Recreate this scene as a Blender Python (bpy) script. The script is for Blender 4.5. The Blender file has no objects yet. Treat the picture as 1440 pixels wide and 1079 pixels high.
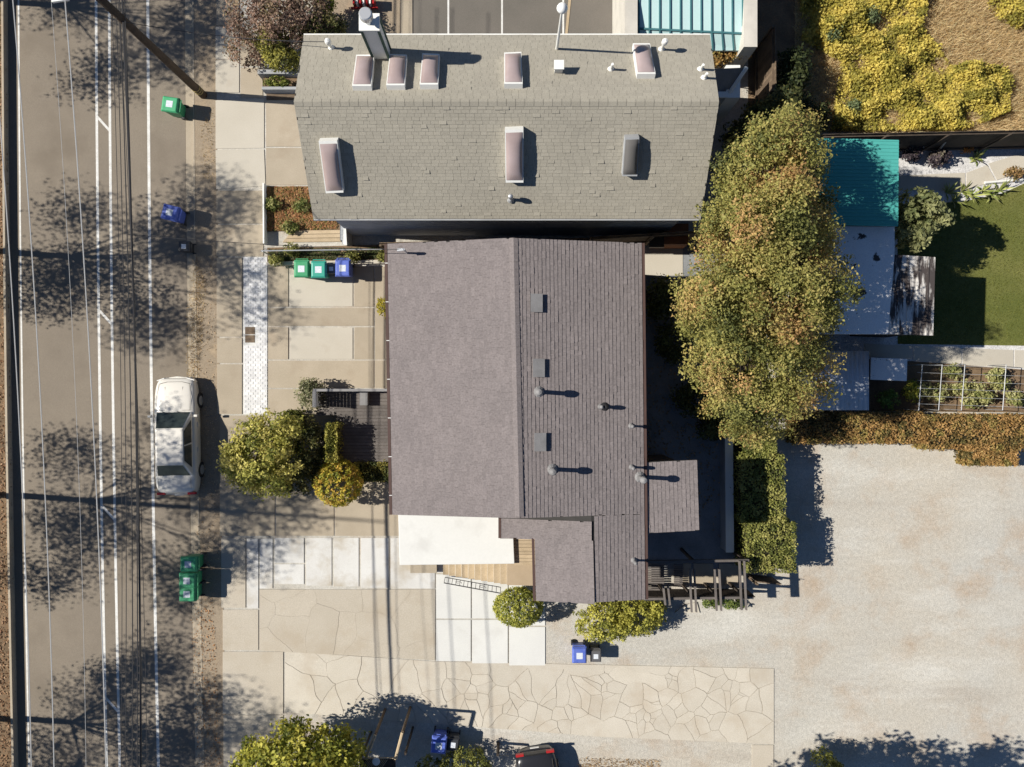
import bpy, math, random
import numpy as np
from mathutils import Vector, Matrix
random.seed(7); RNG = np.random.default_rng(7)

# ------------------------------------------------------------------ camera, sky, sun
SC = bpy.context.scene
HC, PXM, CX, CY = 33.0, 34.0, 720.0, 539.5
cam = bpy.data.cameras.new('camera'); camo = bpy.data.objects.new('camera', cam)
SC.collection.objects.link(camo); camo.location = (0, 0, HC)
cam.sensor_width = 36.0; cam.lens = 36.0 * HC * PXM / 1440.0
cam.clip_end = 2000; SC.camera = camo
ELEV = math.radians(41.8); SLOPE = -0.07
SUN_AZ = Vector((-1, -SLOPE, 0)).normalized()          # horizontal direction towards the sun
wd = bpy.data.worlds.new('World'); SC.world = wd; wd.use_nodes = True
wn = wd.node_tree.nodes; wl = wd.node_tree.links
sky = wn.new('ShaderNodeTexSky'); sky.sky_type = 'NISHITA'; sky.sun_disc = False
sky.ozone_density = 7.0; sky.air_density = 0.9; sky.dust_density = 0.3; sky.sun_elevation = ELEV; sky.sun_rotation = math.atan2(SUN_AZ.x, SUN_AZ.y)
wl.new(sky.outputs[0], wn['Background'].inputs[0]); wn['Background'].inputs[1].default_value = 0.05
sl = bpy.data.lights.new('sun', 'SUN'); sl.energy = 5.0; sl.angle = math.radians(0.55); sl.color = (1.0, 0.945, 0.85)
so = bpy.data.objects.new('sun', sl); SC.collection.objects.link(so); so.location = (-30, 5, 40)
sd = Vector((SUN_AZ.x * math.cos(ELEV), SUN_AZ.y * math.cos(ELEV), math.sin(ELEV)))
so.rotation_euler = sd.to_track_quat('Z', 'Y').to_euler()
SC.view_settings.view_transform = 'Standard'; SC.view_settings.look = 'None'
SC.view_settings.gamma = 1; SC.view_settings.exposure = 0.5
SC.render.engine = 'CYCLES'

# ------------------------------------------------------------------ helpers
COL = SC.collection
ORG = {}
def W(px, py, h=0.0):
    k = (HC - h) / HC / PXM
    return Vector(((px - CX) * k, (CY - py) * k, h))
def ray_plane(px, py, p0, n):
    c = Vector((0, 0, HC)); d = Vector(((px - CX) / PXM, (CY - py) / PXM, -HC))
    return c + d * ((Vector(p0) - c).dot(n) / d.dot(n))
def tag(o, label=None, cat=None, group=None, kind=None):
    if label: o['label'] = label
    if cat: o['category'] = cat
    if group: o['group'] = group
    if kind: o['kind'] = kind
    return o
def thing(name, label, cat, loc=(0, 0, 0), group=None):
    o = bpy.data.objects.new(name, None); COL.objects.link(o); o.location = loc
    o.empty_display_size = 0.2
    ORG[o.name] = Vector(loc); return tag(o, label, cat, group)
class MB:
    def __init__(s): s.v = []; s.f = []
    def add(s, vs, fs):
        b = len(s.v); s.v += [Vector(v) for v in vs]; s.f += [tuple(i + b for i in f) for f in fs]; return s
    def box(s, x0, x1, y0, y1, z0, z1):
        return s.add([(x0,y0,z0),(x1,y0,z0),(x1,y1,z0),(x0,y1,z0),(x0,y0,z1),(x1,y0,z1),(x1,y1,z1),(x0,y1,z1)],
              [(3,2,1,0),(4,5,6,7),(0,1,5,4),(1,2,6,5),(2,3,7,6),(3,0,4,7)])
    def prism(s, pts, z0, z1):
        pts = [Vector((p[0], p[1], 0)) for p in pts]
        a = sum(pts[i].x * pts[(i+1) % len(pts)].y - pts[(i+1) % len(pts)].x * pts[i].y for i in range(len(pts)))
        if a < 0: pts = pts[::-1]
        n = len(pts)
        return s.add([(p.x,p.y,z0) for p in pts] + [(p.x,p.y,z1) for p in pts],
              [tuple(range(n-1,-1,-1)), tuple(range(n,2*n))] + [(i,(i+1)%n,n+(i+1)%n,n+i) for i in range(n)])
    def frus(s, c, a, b, z0, z1, rot=0):     # tapered box: half sizes a at z0, b at z1
        vs = []
        for (hx, hy), z in ((a, z0), (b, z1)):
            for sx, sy in ((-1,-1),(1,-1),(1,1),(-1,1)):
                q = Matrix.Rotation(rot, 3, 'Z') @ Vector((sx*hx, sy*hy, 0)); vs.append((c[0]+q.x, c[1]+q.y, z))
        return s.add(vs, [(3,2,1,0),(4,5,6,7),(0,1,5,4),(1,2,6,5),(2,3,7,6),(3,0,4,7)])
    def tube(s, p, q, r0, r1=None, n=8, caps=True):
        p, q = Vector(p), Vector(q); r1 = r0 if r1 is None else r1; d = (q - p).normalized()
        u = d.cross(Vector((0,0,1)) if abs(d.z) < .9 else Vector((1,0,0))).normalized(); w = d.cross(u)
        vs = []
        for c, r in ((p, r0), (q, r1)):
            for i in range(n):
                t = 2*math.pi*i/n; vs.append(c + (u*math.cos(t) + w*math.sin(t))*r)
        fs = [(i, n+i, n+(i+1)%n, (i+1)%n) for i in range(n)]
        if caps: fs += [tuple(range(n)), tuple(range(2*n-1, n-1, -1))]
        return s.add(vs, fs)
    def path(s, pts, r, n=6):
        for a, b in zip(pts[:-1], pts[1:]): s.tube(a, b, r, r, n)
        return s
    def lathe(s, c, prof, n=16):             # prof: [(r,z)]
        vs = []; m = len(prof)
        for r, z in prof:
            for i in range(n):
                t = 2*math.pi*i/n; vs.append((c[0]+r*math.cos(t), c[1]+r*math.sin(t), c[2]+z))
        fs = [(j*n+i, j*n+(i+1)%n, (j+1)*n+(i+1)%n, (j+1)*n+i) for j in range(m-1) for i in range(n)]
        fs += [tuple(range(n-1,-1,-1)), tuple(range((m-1)*n, m*n))]
        return s.add(vs, fs)
    def obox(s, o, u, v, n, lu, lv, ln):     # oriented box from corner o
        o, u, v, n = map(Vector, (o, u, v, n)); vs = []
        for c in (0, ln):
            for a, b in ((0,0),(lu,0),(lu,lv),(0,lv)): vs.append(o + u*a + v*b + n*c)
        return s.add(vs, [(3,2,1,0),(4,5,6,7),(0,1,5,4),(1,2,6,5),(2,3,7,6),(3,0,4,7)])
    def build(s, name, mat, parent=None, smooth=False, bevel=0, sub=0):
        me = bpy.data.meshes.new(name); off = ORG.get(parent.name, Vector()) if parent else Vector()
        me.from_pydata([v - off for v in s.v], [], s.f); me.update()
        me.materials.append(mat)
        if smooth: me.polygons.foreach_set('use_smooth', [True]*len(me.polygons))
        o = bpy.data.objects.new(name, me); COL.objects.link(o)
        if parent: o.parent = parent
        ORG[o.name] = off
        if bevel: b = o.modifiers.new('bevel', 'BEVEL'); b.width = bevel; b.segments = 2; b.limit_method = 'ANGLE'
        if sub: b = o.modifiers.new('subdivision', 'SUBSURF'); b.levels = sub; b.render_levels = sub
        return o
def copy_tree(o, parent=None):
    c = o.copy(); COL.objects.link(c); c.parent = parent
    for ch in o.children: copy_tree(ch, c)
    return c

# ------------------------------------------------------------------ materials
MATS = {}
def nt(name):
    m = bpy.data.materials.new(name); m.use_nodes = True
    return m, m.node_tree.nodes, m.node_tree.links, m.node_tree.nodes['Principled BSDF']
def mix(N, L, fac, a, b, mode='MIX'):
    x = N.new('ShaderNodeMix'); x.data_type = 'RGBA'; x.blend_type = mode
    for sock, val in ((x.inputs[0], fac), (x.inputs[6], a), (x.inputs[7], b)):
        if hasattr(val, 'links') or hasattr(val, 'is_linked'): L.new(val, sock)
        elif isinstance(val, (int, float)): sock.default_value = val
        else: sock.default_value = (*val, 1)
    return x.outputs[2]
def noise(N, L, pos, scale, detail=5, rough=.6):
    n = N.new('ShaderNodeTexNoise'); n.inputs['Scale'].default_value = scale
    n.inputs['Detail'].default_value = detail; n.inputs['Roughness'].default_value = rough
    L.new(pos, n.inputs['Vector']); return n.outputs['Fac']
def ramp(N, L, fac, lo, hi):
    r = N.new('ShaderNodeMapRange'); r.inputs[1].default_value = lo; r.inputs[2].default_value = hi
    L.new(fac, r.inputs[0]); return r.outputs[0]
def pm(name, c1, c2=None, scale=1.2, rough=.85, fine=60, fineamt=.25, bump=.3, stain=None, stscale=.35, stlo=.55, sthi=.7, rnd=.0, metal=0, spec=.3, attr=False):
    """surface: two-colour large noise + fine grain + optional stains + per-piece variation"""
    m, N, L, B = nt(name); g = N.new('ShaderNodeNewGeometry').outputs['Position']
    c2 = c2 or tuple(x*.8 for x in c1)
    col = mix(N, L, ramp(N, L, noise(N, L, g, scale), .35, .65), c1, c2)
    f = noise(N, L, g, fine, 3)
    col = mix(N, L, fineamt, col, mix(N, L, ramp(N, L, f, .3, .7), (0.35,0.35,0.35), (1.5,1.5,1.5)), 'MULTIPLY') if fineamt else col
    if stain: col = mix(N, L, ramp(N, L, noise(N, L, g, stscale, 6), stlo, sthi), col, stain)
    if rnd:
        if attr:
            a = N.new('ShaderNodeAttribute'); a.attribute_name = 'Col'; rv = a.outputs['Fac']
        else: rv = N.new('ShaderNodeObjectInfo').outputs['Random']
        r = N.new('ShaderNodeMapRange'); r.inputs[3].default_value = 1-rnd; r.inputs[4].default_value = 1+rnd; L.new(rv, r.inputs[0])
        cb = N.new('ShaderNodeCombineColor')
        for i in range(3): L.new(r.outputs[0], cb.inputs[i])
        col = mix(N, L, 1.0, col, cb.outputs[0], 'MULTIPLY')
    L.new(col, B.inputs['Base Color']); B.inputs['Roughness'].default_value = rough
    B.inputs['Metallic'].default_value = metal; B.inputs['Specular IOR Level'].default_value = spec
    if bump:
        b = N.new('ShaderNodeBump'); b.inputs['Strength'].default_value = bump; b.inputs['Distance'].default_value = .02
        L.new(f, b.inputs['Height']); L.new(b.outputs[0], B.inputs['Normal'])
    MATS[name] = m; return m
def leafmat(name, trans=.38):
    m, N, L, B = nt(name); a = N.new('ShaderNodeAttribute'); a.attribute_name = 'Col'
    L.new(a.outputs['Color'], B.inputs['Base Color']); B.inputs['Roughness'].default_value = .6
    B.inputs['Specular IOR Level'].default_value = .25
    t = N.new('ShaderNodeBsdfTranslucent'); L.new(a.outputs['Color'], t.inputs[0])
    x = N.new('ShaderNodeMixShader'); x.inputs[0].default_value = trans
    L.new(B.outputs[0], x.inputs[1]); L.new(t.outputs[0], x.inputs[2])
    L.new(x.outputs[0], N['Material Output'].inputs[0]); return m
def glossy(name, c, rough=.25, metal=0, coat=0):
    m, N, L, B = nt(name); B.inputs['Base Color'].default_value = (*c, 1); B.inputs['Roughness'].default_value = rough
    B.inputs['Metallic'].default_value = metal; B.inputs['Coat Weight'].default_value = coat; return m
LEAF = leafmat('leaf')
ASPH = pm('asphalt', (.222,.188,.147), (.198,.168,.133), .25, .9, 45, .3, .35, stain=(.17,.142,.11), stscale=.45, stlo=.52, sthi=.72)
ASPH2 = pm('grey_asphalt', (.15,.135,.118), (.125,.115,.1), .4, .9, 50, .25, .3)
CONC = pm('tan_concrete', (.375,.32,.245), (.335,.285,.215), .8, .85, 35, .22, .2, stain=(.30,.245,.18), stscale=.7, stlo=.55, sthi=.75, rnd=.06)
CONCL = pm('pale_concrete', (.46,.425,.36), (.43,.395,.33), .6, .85, 35, .15, .15, stain=(.39,.345,.28), stscale=.9, stlo=.6, sthi=.8, rnd=.05)
CRACK = pm('old_concrete', (.45,.405,.335), (.42,.375,.305), .9, .9, 30, .25, .3, stain=(.38,.325,.25), stscale=.6, stlo=.52, sthi=.75, rnd=.03)
CONCW = pm('white_concrete', (.60,.60,.575), (.56,.56,.54), .7, .8, 30, .12, .1, stain=(.50,.49,.46), stscale=.8, stlo=.55, sthi=.8, rnd=.03)
WALKW = pm('worn_white_concrete', (.58,.575,.555), (.52,.51,.485), .7, .85, 30, .15, .1, stain=(.40,.36,.295), stscale=.75, stlo=.47, sthi=.68, rnd=.04)
STRIP = pm('pale_old_concrete', (.51,.47,.40), (.47,.43,.36), .9, .9, 30, .22, .3, stain=(.42,.365,.29), stscale=.8, stlo=.48, sthi=.72, rnd=.045)
PAVER = pm('whitewashed_paver', (.68,.68,.68), (.58,.58,.59), 3, .85, 30, .2, .2, rnd=.12, attr=True)
def gravel_mat():
    m, N, L, B = nt('gravel'); g = N.new('ShaderNodeNewGeometry').outputs['Position']
    col = mix(N, L, ramp(N, L, noise(N, L, g, .16, 6), .38, .62), (.425,.412,.375), (.44,.405,.345))
    col = mix(N, L, ramp(N, L, noise(N, L, g, .45, 7, .65), .50, .72), col, (.385,.31,.235))
    mp = N.new('ShaderNodeMapping'); mp.inputs['Rotation'].default_value = (0, 0, .5); mp.inputs['Scale'].default_value = (.18, .5, .3); L.new(g, mp.inputs[0])
    col = mix(N, L, ramp(N, L, noise(N, L, mp.outputs[0], 1.0, 6, .6), .52, .80), col, (.54,.53,.49))
    mp = N.new('ShaderNodeMapping'); mp.inputs['Rotation'].default_value = (0, 0, -.25); mp.inputs['Scale'].default_value = (.13, .8, .3); mp.inputs['Location'].default_value = (4, 7, 0); L.new(g, mp.inputs[0])
    col = mix(N, L, ramp(N, L, noise(N, L, mp.outputs[0], 1.0, 5, .55), .56, .95), col, (.31,.27,.225))
    f = noise(N, L, g, 20, 4, .7); f2 = noise(N, L, g, 7, 3)
    col = mix(N, L, .42, col, mix(N, L, ramp(N, L, f, .3, .7), (.45,.45,.45), (1.5,1.5,1.5)), 'MULTIPLY')
    col = mix(N, L, .22, col, mix(N, L, ramp(N, L, f2, .3, .7), (.5,.5,.5), (1.45,1.45,1.45)), 'MULTIPLY')
    L.new(col, B.inputs['Base Color']); B.inputs['Roughness'].default_value = .95; B.inputs['Specular IOR Level'].default_value = .2
    b = N.new('ShaderNodeBump'); b.inputs['Strength'].default_value = .8; b.inputs['Distance'].default_value = .02; L.new(f, b.inputs['Height']); L.new(b.outputs[0], B.inputs['Normal']); return m
GRAV = gravel_mat()
SOIL = pm('soil', (.20,.135,.08), (.13,.09,.055), 1.5, .95, 25, .4, .6)
DIRT = pm('dry_dirt', (.30,.245,.18), (.26,.205,.145), 1.2, .95, 30, .4, .5, stain=(.36,.28,.19), stscale=1.2)
SHADED = pm('shaded_paving', (.24,.25,.26), (.17,.18,.19), 1.0, .8, 30, .3, .2)  # blue-grey darkening for the house's shade is put into the paving colour
PAINT = pm('white_road_paint', (.66,.66,.64), (.55,.54,.51), 4, .7, 40, .3, .1)
SHG = pm('grey_shingle', (.325,.302,.25), (.295,.274,.228), .5, .95, 45, .3, .3, rnd=.05)
SHGA = pm('grey_shingle_field', (.325,.302,.25), (.295,.274,.228), .5, .95, 45, .3, .3, rnd=.05, attr=True)
SHM = pm('mauve_shingle', (.20,.175,.172), (.182,.16,.158), .8, .95, 16, .30, .3, rnd=.06)
SHMA = pm('mauve_shingle_field', (.20,.175,.172), (.182,.16,.158), .8, .95, 16, .30, .3, rnd=.06, attr=True)
FELT = pm('roof_felt', (.05,.048,.046), None, 2, .95)
FASC = pm('brown_fascia', (.085,.05,.042), None, 2, .6, bump=0)
WHITE = pm('white_paint', (.74,.74,.71), (.68,.68,.65), 1.2, .6, 20, .06, .05)
MEMB = pm('white_membrane', (.63,.63,.605), (.61,.61,.585), .5, .6, 12, .04, .05, stain=(.52,.515,.49), stscale=.9, stlo=.56, sthi=.8)
STUC = pm('grey_stucco', (.36,.37,.38), None, 1, .9)
BLUEW = pm('blue_grey_siding', (.42,.46,.53), None, 1, .8)
CREAM = pm('cream_stucco', (.58,.55,.49), None, 1, .9)
METAL = glossy('galvanised_metal', (.55,.56,.57), .4, .6)
GREYP = pm('grey_paint', (.24,.235,.235), None, 3, .6, bump=.05)
WOOD = pm('weathered_wood', (.17,.125,.085), (.12,.085,.058), 3, .85, 30, .35, .3, rnd=.2)
WOODD = pm('dark_wood', (.075,.058,.045), (.05,.04,.032), 3, .85, 30, .35, .3, rnd=.2)
WOODG = pm('grey_deck_wood', (.145,.128,.118), (.11,.098,.09), 3, .85, 30, .3, .3, rnd=.15)
WOODT = pm('tan_wood', (.42,.33,.22), (.36,.28,.18), 3, .8, 30, .25, .2, rnd=.12)
POLEW = pm('creosote_pole', (.085,.06,.042), (.055,.04,.03), 3, .9, 30, .4, .4)
BLACK = glossy('black_rubber', (.018,.018,.02), .6)
WIREP = glossy('pale_wire', (.55,.55,.54), .45, .3)
WIRED = glossy('dark_wire', (.03,.03,.033), .6)
TURQ = pm('turquoise_sheet', (.075,.36,.32), (.065,.32,.29), .8, .55, 20, .1, .05)
TEAL = pm('pale_teal_metal', (.44,.60,.60), (.41,.57,.575), .4, .5, 20, .05, 0)
TEALD = pm('teal_seam', (.06,.17,.19), None, 2, .5, bump=0)
CORR = pm('corrugated_steel', (.50,.53,.57), (.43,.46,.50), .8, .5, 20, .15, 0, stain=(.42,.36,.26), stscale=1.2, stlo=.6, sthi=.75)
PEEL = pm('peeling_white_roof', (.78,.78,.77), (.70,.70,.70), 1, .8, 20, .15, .1, stain=(.05,.045,.045), stscale=1.4, stlo=.60, sthi=.63)
def streak(name, a, b, lo, hi, sc):
    m, N, L, B = nt(name); g = N.new('ShaderNodeNewGeometry').outputs['Position']
    mp = N.new('ShaderNodeMapping'); mp.inputs['Scale'].default_value = sc; L.new(g, mp.inputs[0])
    L.new(mix(N, L, ramp(N, L, noise(N, L, mp.outputs[0], 1.0, 6), lo, hi), a, b), B.inputs['Base Color'])
    B.inputs['Roughness'].default_value = .85; return m
STREAK = streak('streaked_roof', (.05,.04,.038), (.56,.54,.51), .47, .58, (4.5, .9, 1))
PANE = pm('bronze_acrylic', (.30,.235,.225), (.36,.29,.285), .9, .18, 30, 0, 0, spec=.6)
PANEG = glossy('grey_screen', (.10,.095,.09), .7)
PANED = glossy('dark_glass', (.05,.055,.06), .12)
CARW = glossy('cream_car_paint', (.66,.63,.57), .28, 0, .6)
CARB = glossy('black_car_paint', (.02,.02,.022), .25, 0, .6)
GLASS = glossy('tinted_glass', (.035,.045,.045), .08)
RED = glossy('red_lens', (.35,.02,.02), .25)
LAMPG = glossy('white_lamp', (.78,.78,.76), .35)
BINC = {'green': pm('green_plastic', (.045,.30,.13), (.07,.33,.17), 6, .45, 40, .12, .05, rnd=.12), 'blue': pm('blue_plastic', (.08,.13,.48), (.12,.17,.50), 6, .45, 40, .12, .05, rnd=.12),
        'teal': glossy('teal_plastic', (.03,.29,.22), .42), 'black': glossy('black_plastic', (.03,.032,.036), .45), 'grey': glossy('grey_plastic', (.10,.10,.105), .45)}
STICK = pm('white_sticker', (.68,.70,.72), (.45,.50,.58), 30, .6, 60, .2, 0)
TURF = pm('turf_soil', (.15,.15,.045), (.095,.11,.025), .5, .95, 40, .4, .4)
DRYG = pm('dry_ground', (.42,.32,.19), (.33,.25,.14), .8, .95, 20, .45, .6)
WGRAV = pm('white_gravel', (.58,.57,.56), (.48,.47,.46), 1, .95, 18, .5, .6)

# ------------------------------------------------------------------ foliage
def leafmesh(name, c, nrm, size, col, parent=None, aspect=.55):
    n = len(c); nrm = nrm / (np.linalg.norm(nrm, axis=1, keepdims=True) + 1e-9)
    r = RNG.normal(size=(n, 3)); t = np.cross(nrm, r); t /= (np.linalg.norm(t, axis=1, keepdims=True) + 1e-9)
    b = np.cross(nrm, t); s = (size * RNG.uniform(.6, 1.35, n))[:, None]
    off = np.array(ORG.get(parent.name, Vector())) if parent else np.zeros(3)
    c = c - off
    v = np.stack([c - t*s, c + b*s*aspect + nrm*s*.18, c + t*s, c - b*s*aspect + nrm*s*.18], 1).reshape(-1, 3)
    me = bpy.data.meshes.new(name); me.vertices.add(4*n); me.vertices.foreach_set('co', v.ravel())
    me.loops.add(4*n); me.loops.foreach_set('vertex_index', np.arange(4*n))
    me.polygons.add(n); me.polygons.foreach_set('loop_start', np.arange(0, 4*n, 4)); me.polygons.foreach_set('loop_total', np.full(n, 4))
    me.update(); a = me.color_attributes.new('Col', 'FLOAT_COLOR', 'POINT')
    cc = np.concatenate([np.repeat(col, 4, 0), np.ones((4*n, 1))], 1); a.data.foreach_set('color', cc.ravel().astype(np.float32))
    me.materials.append(LEAF); o = bpy.data.objects.new(name, me); COL.objects.link(o)
    if parent: o.parent = parent
    ORG[o.name] = Vector(off); return o
def palette(n, cols, clump_id=None, nclump=1, jitter=.25, w=None):
    cols = np.array(cols); k = len(cols)
    if clump_id is None: w = RNG.random(n)*(k-1)
    else:
        w = np.clip((RNG.random(nclump) if w is None else w)[clump_id]*(k-1) + RNG.normal(0, .35, n), 0, k-1-1e-6)
    i = np.clip(w.astype(int), 0, max(k-2, 0)); f = (w - i)[:, None]
    c = cols[i]*(1-f) + cols[np.minimum(i+1, k-1)]*f
    return np.clip(c * 1.35 * RNG.uniform(1-jitter, 1+jitter, (n, 1)), 0, .8)
def lobe_points(lobes, n, nclump, sig, inner=.45, zmin=.05):
    vol = np.array([(l[3]*l[4]*l[5])**(2/3) for l in lobes]); pick = RNG.choice(len(lobes), nclump, p=vol/vol.sum())
    L = np.array(lobes)[pick]; d = RNG.normal(size=(nclump, 3)); d[:, 2] = d[:, 2]*.9 + .25
    d /= np.linalg.norm(d, axis=1, keepdims=True)
    rr = (inner + (1-inner)*RNG.random(nclump)**.45)*(RNG.uniform(.9, 1.1, nclump) if inner < .8 else 1)
    cc = L[:, :3] + d*L[:, 3:6]*rr[:, None]
    cid = RNG.integers(0, nclump, n)
    c = cc[cid] + np.clip(RNG.normal(size=(n, 3)), -1.7, 1.7)*sig
    nr = d[cid]*.7 + RNG.normal(size=(n, 3))*.55 + np.array([0, 0, .35])
    c[:, 2] = np.maximum(c[:, 2], zmin); return c, nr, cid
def bush(name, label, cat, lobes, n, size, cols, nclump=None, sig=.1, group=None, inner=.45, part='foliage', stem=True, jitter=.25):
    x, y = np.mean([l[0] for l in lobes]), np.mean([l[1] for l in lobes])
    t = thing(name, label, cat, (x, y, 0), group); nclump = nclump or max(20, n//25)
    c, nr, cid = lobe_points(lobes, n, nclump, sig, inner)
    leafmesh(part, c, nr, size, palette(n, cols, cid, nclump, jitter), t)
    if stem:
        m = MB()
        for k, l in enumerate(lobes[:5]):
            m.tube((x + (k > 0)*.05*math.cos(k*2), y + (k > 0)*.05*math.sin(k*2), -.02), (l[0], l[1], l[2]), .035, .015, 6)
        m.build('stem', WOODD, t)
    return t
def lobe(px, py, h, rpx, rpy, rz, zc=None):
    """a lobe seen at displayed px,py whose widest level is at height h"""
    p = W(px, py, h); k = (HC - h)/HC/PXM
    return (p.x, p.y, h if zc is None else zc, rpx*k, rpy*k, rz)
def tree(name, label, base, h, lobes, n, size, cols, nclump, sig, group=None, trunk_r=.16, inner=.35, patch=False, fork_f=.38, br=.42, leader=0):
    t = thing(name, label, 'tree', (base[0], base[1], 0), group)
    m = MB(); fork = Vector((base[0], base[1], h*fork_f)); m.tube((base[0], base[1], -.05), fork, trunk_r, trunk_r*.75, 10)
    if leader: m.tube(fork, (base[0], base[1], leader), trunk_r*.75, .04, 8)
    for l in lobes:
        tip = Vector(l[:3]) + Vector((0, 0, l[5]*.4)); mid = fork.lerp(tip, .5) + Vector((random.uniform(-.3,.3), random.uniform(-.3,.3), .3))
        m.tube(fork, mid, trunk_r*br, trunk_r*br*.6, 8); m.tube(mid, tip, trunk_r*br*.6, .012, 6)
        for k in range(5):
            a = random.uniform(0, 6.28); q = Vector(l[:3]) + Vector((math.cos(a)*l[3]*.8, math.sin(a)*l[4]*.8, random.uniform(-.2,.6)*l[5]))
            m.tube(mid.lerp(tip, random.uniform(0,.6)), q, trunk_r*.14, .006, 5)
    m.build('trunk', POLEW, t)
    c, nr, cid = lobe_points(lobes, n, nclump, sig, inner, .5)
    w = None
    if patch:      # the foliage turns rust coloured in broad patches
        cc = np.zeros((nclump, 3)); np.add.at(cc, cid, c); cc /= np.maximum(np.bincount(cid, minlength=nclump), 1)[:, None]
        w = np.clip(.47 + .32*np.sin(cc[:, 0]*1.9+.8)*np.cos(cc[:, 1]*1.3+.3) + .16*np.sin(cc[:, 1]*2.9+cc[:, 0]) + RNG.normal(0, .20, nclump), 0, 1)
    leafmesh('crown', c, nr, size, palette(n, cols, cid, nclump, w=w), t); return t
def blades(name, label, cat, pts, h, w, cols, parent=None):
    """thin upright or leaning blades of grass: triangles"""
    n = len(pts); a = RNG.uniform(0, 6.283, n); hh = h*RNG.uniform(.5, 1.3, n); lean = RNG.normal(0, .5, (n, 2))*hh[:, None]
    d = np.stack([np.cos(a), np.sin(a), np.zeros(n)], 1)*w
    tip = pts + np.concatenate([lean, hh[:, None]], 1)
    v = np.stack([pts - d, pts + d, tip], 1).reshape(-1, 3)
    me = bpy.data.meshes.new(name); me.vertices.add(3*n); me.vertices.foreach_set('co', v.ravel())
    me.loops.add(3*n); me.loops.foreach_set('vertex_index', np.arange(3*n))
    me.polygons.add(n); me.polygons.foreach_set('loop_start', np.arange(0, 3*n, 3)); me.polygons.foreach_set('loop_total', np.full(n, 3))
    me.update(); at = me.color_attributes.new('Col', 'FLOAT_COLOR', 'POINT')
    cc = np.concatenate([np.repeat(palette(n, cols), 3, 0), np.ones((3*n, 1))], 1); at.data.foreach_set('color', cc.ravel().astype(np.float32))
    me.materials.append(LEAF); o = bpy.data.objects.new(name, me); COL.objects.link(o)
    return tag(o, label, cat, kind='stuff')
def scatter(poly, n, z=0.0):
    P = [W(*p) for p in poly]; xs = [p.x for p in P]; ys = [p.y for p in P]; out = np.zeros((0, 2))
    while len(out) < n:
        q = np.stack([RNG.uniform(min(xs), max(xs), n*2), RNG.uniform(min(ys), max(ys), n*2)], 1)
        ins = np.zeros(len(q), bool); j = len(P)-1
        for i in range(len(P)):
            yi, yj, xi, xj = P[i].y, P[j].y, P[i].x, P[j].x
            cr = ((yi > q[:, 1]) != (yj > q[:, 1])) & (q[:, 0] < (xj-xi)*(q[:, 1]-yi)/(yj-yi+1e-12)+xi)
            ins ^= cr; j = i
        out = np.concatenate([out, q[ins]])
    return np.concatenate([out[:n], np.full((n, 1), z)], 1)

# ------------------------------------------------------------------ ground, road, paving
def pp(*xy): return [W(*p) for p in xy]
def struct(name, poly, z0, z1, mat, label, cat):
    o = MB().prism(pp(*poly), z0, z1).build(name, mat); return tag(o, label, cat, kind='structure')
def RX(x, y): return x + 15.0*(max(y, -900)/1079.0)**1 * (0.35 + .65*min(max(y/1079.0, 0), 1.6))      # road lines drift right towards the picture's bottom
tag(MB().box(-300, 300, -300, 300, -.9, -.2).build('ground', DIRT), 'dry brown earth reaching out to the horizon', 'ground', kind='structure')
YS = list(range(-700, 1901, 100))
def ribbon(x0, x1, ys=YS):
    return [(RX(x0, y), y) for y in ys] + [(RX(x1, y), y) for y in reversed(ys)]
def strip(x0, x1, z0, z1, ys=YS):
    m = MB()
    for a, b in zip(ys[:-1], ys[1:]):
        m.prism(pp((RX(x0,a),a),(RX(x1,a),a),(RX(x1,b),b),(RX(x0,b),b)), z0, z1)
    return m
road = tag(strip(8, 258, -.5, -.12).build('road', ASPH), 'tan grey asphalt street with painted lane lines', 'road', kind='structure')
tag(strip(258.4, 270, -.5, -.11).build('gutter', CONC), 'pale concrete gutter along the street edge', 'gutter', kind='structure')
tag(strip(270.4, 272.5, -.5, .012).build('kerb', CONC), 'low concrete kerb between gutter and dirt strip', 'kerb', kind='structure')
tag(strip(272.8, 2400, -.5, 0).build('gravel_yard', GRAV), 'pale grey brown gravel yard around the houses', 'gravel', kind='structure')
tag(strip(-2500, 8, -.5, 0.0).build('verge', SOIL), 'brown soil verge under fallen leaves beside the street', 'verge', kind='structure')
tag(strip(272.9, 304, -.3, .008).build('dirt_strip', DIRT), 'dry dirt strip between kerb and pavement', 'ground', kind='structure')
# road paint
for x, w, lab in ((23.5, 2.4, 'solid white edge line along the low wall'), (133, 3.6, 'solid white line beside the traffic lane'), (151.5, 3.6, 'solid white line at the cycle lane edge of the buffer'), (206, 4, 'solid white line between cycle lane and parking lane')):
    tag(strip(x-w/2, x+w/2, -.12, -.116).build('lane_line', PAINT), lab, 'road marking', kind='structure')
for y in (164, 437, 713, 984):
    a = RX(135, y); b = RX(150, y+17)
    tag(MB().prism(pp((a,y-2),(a,y+3),(b,y+20),(b,y+15)), -.12, -.1155).build('buffer_stripe', PAINT), 'short diagonal white stripe in the painted buffer', 'road marking', 'buffer stripes', 'structure')
# low wall at the far side of the street
m = MB()
for a, b in zip(YS[:-1], YS[1:]): m.prism(pp((RX(5.5,a),a),(RX(8.5,a),a),(RX(8.5,b),b),(RX(5.5,b),b)), -.3, .19)
tag(m.build('low_wall', CONC), 'low concrete wall holding back the leafy verge', 'wall')

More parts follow.
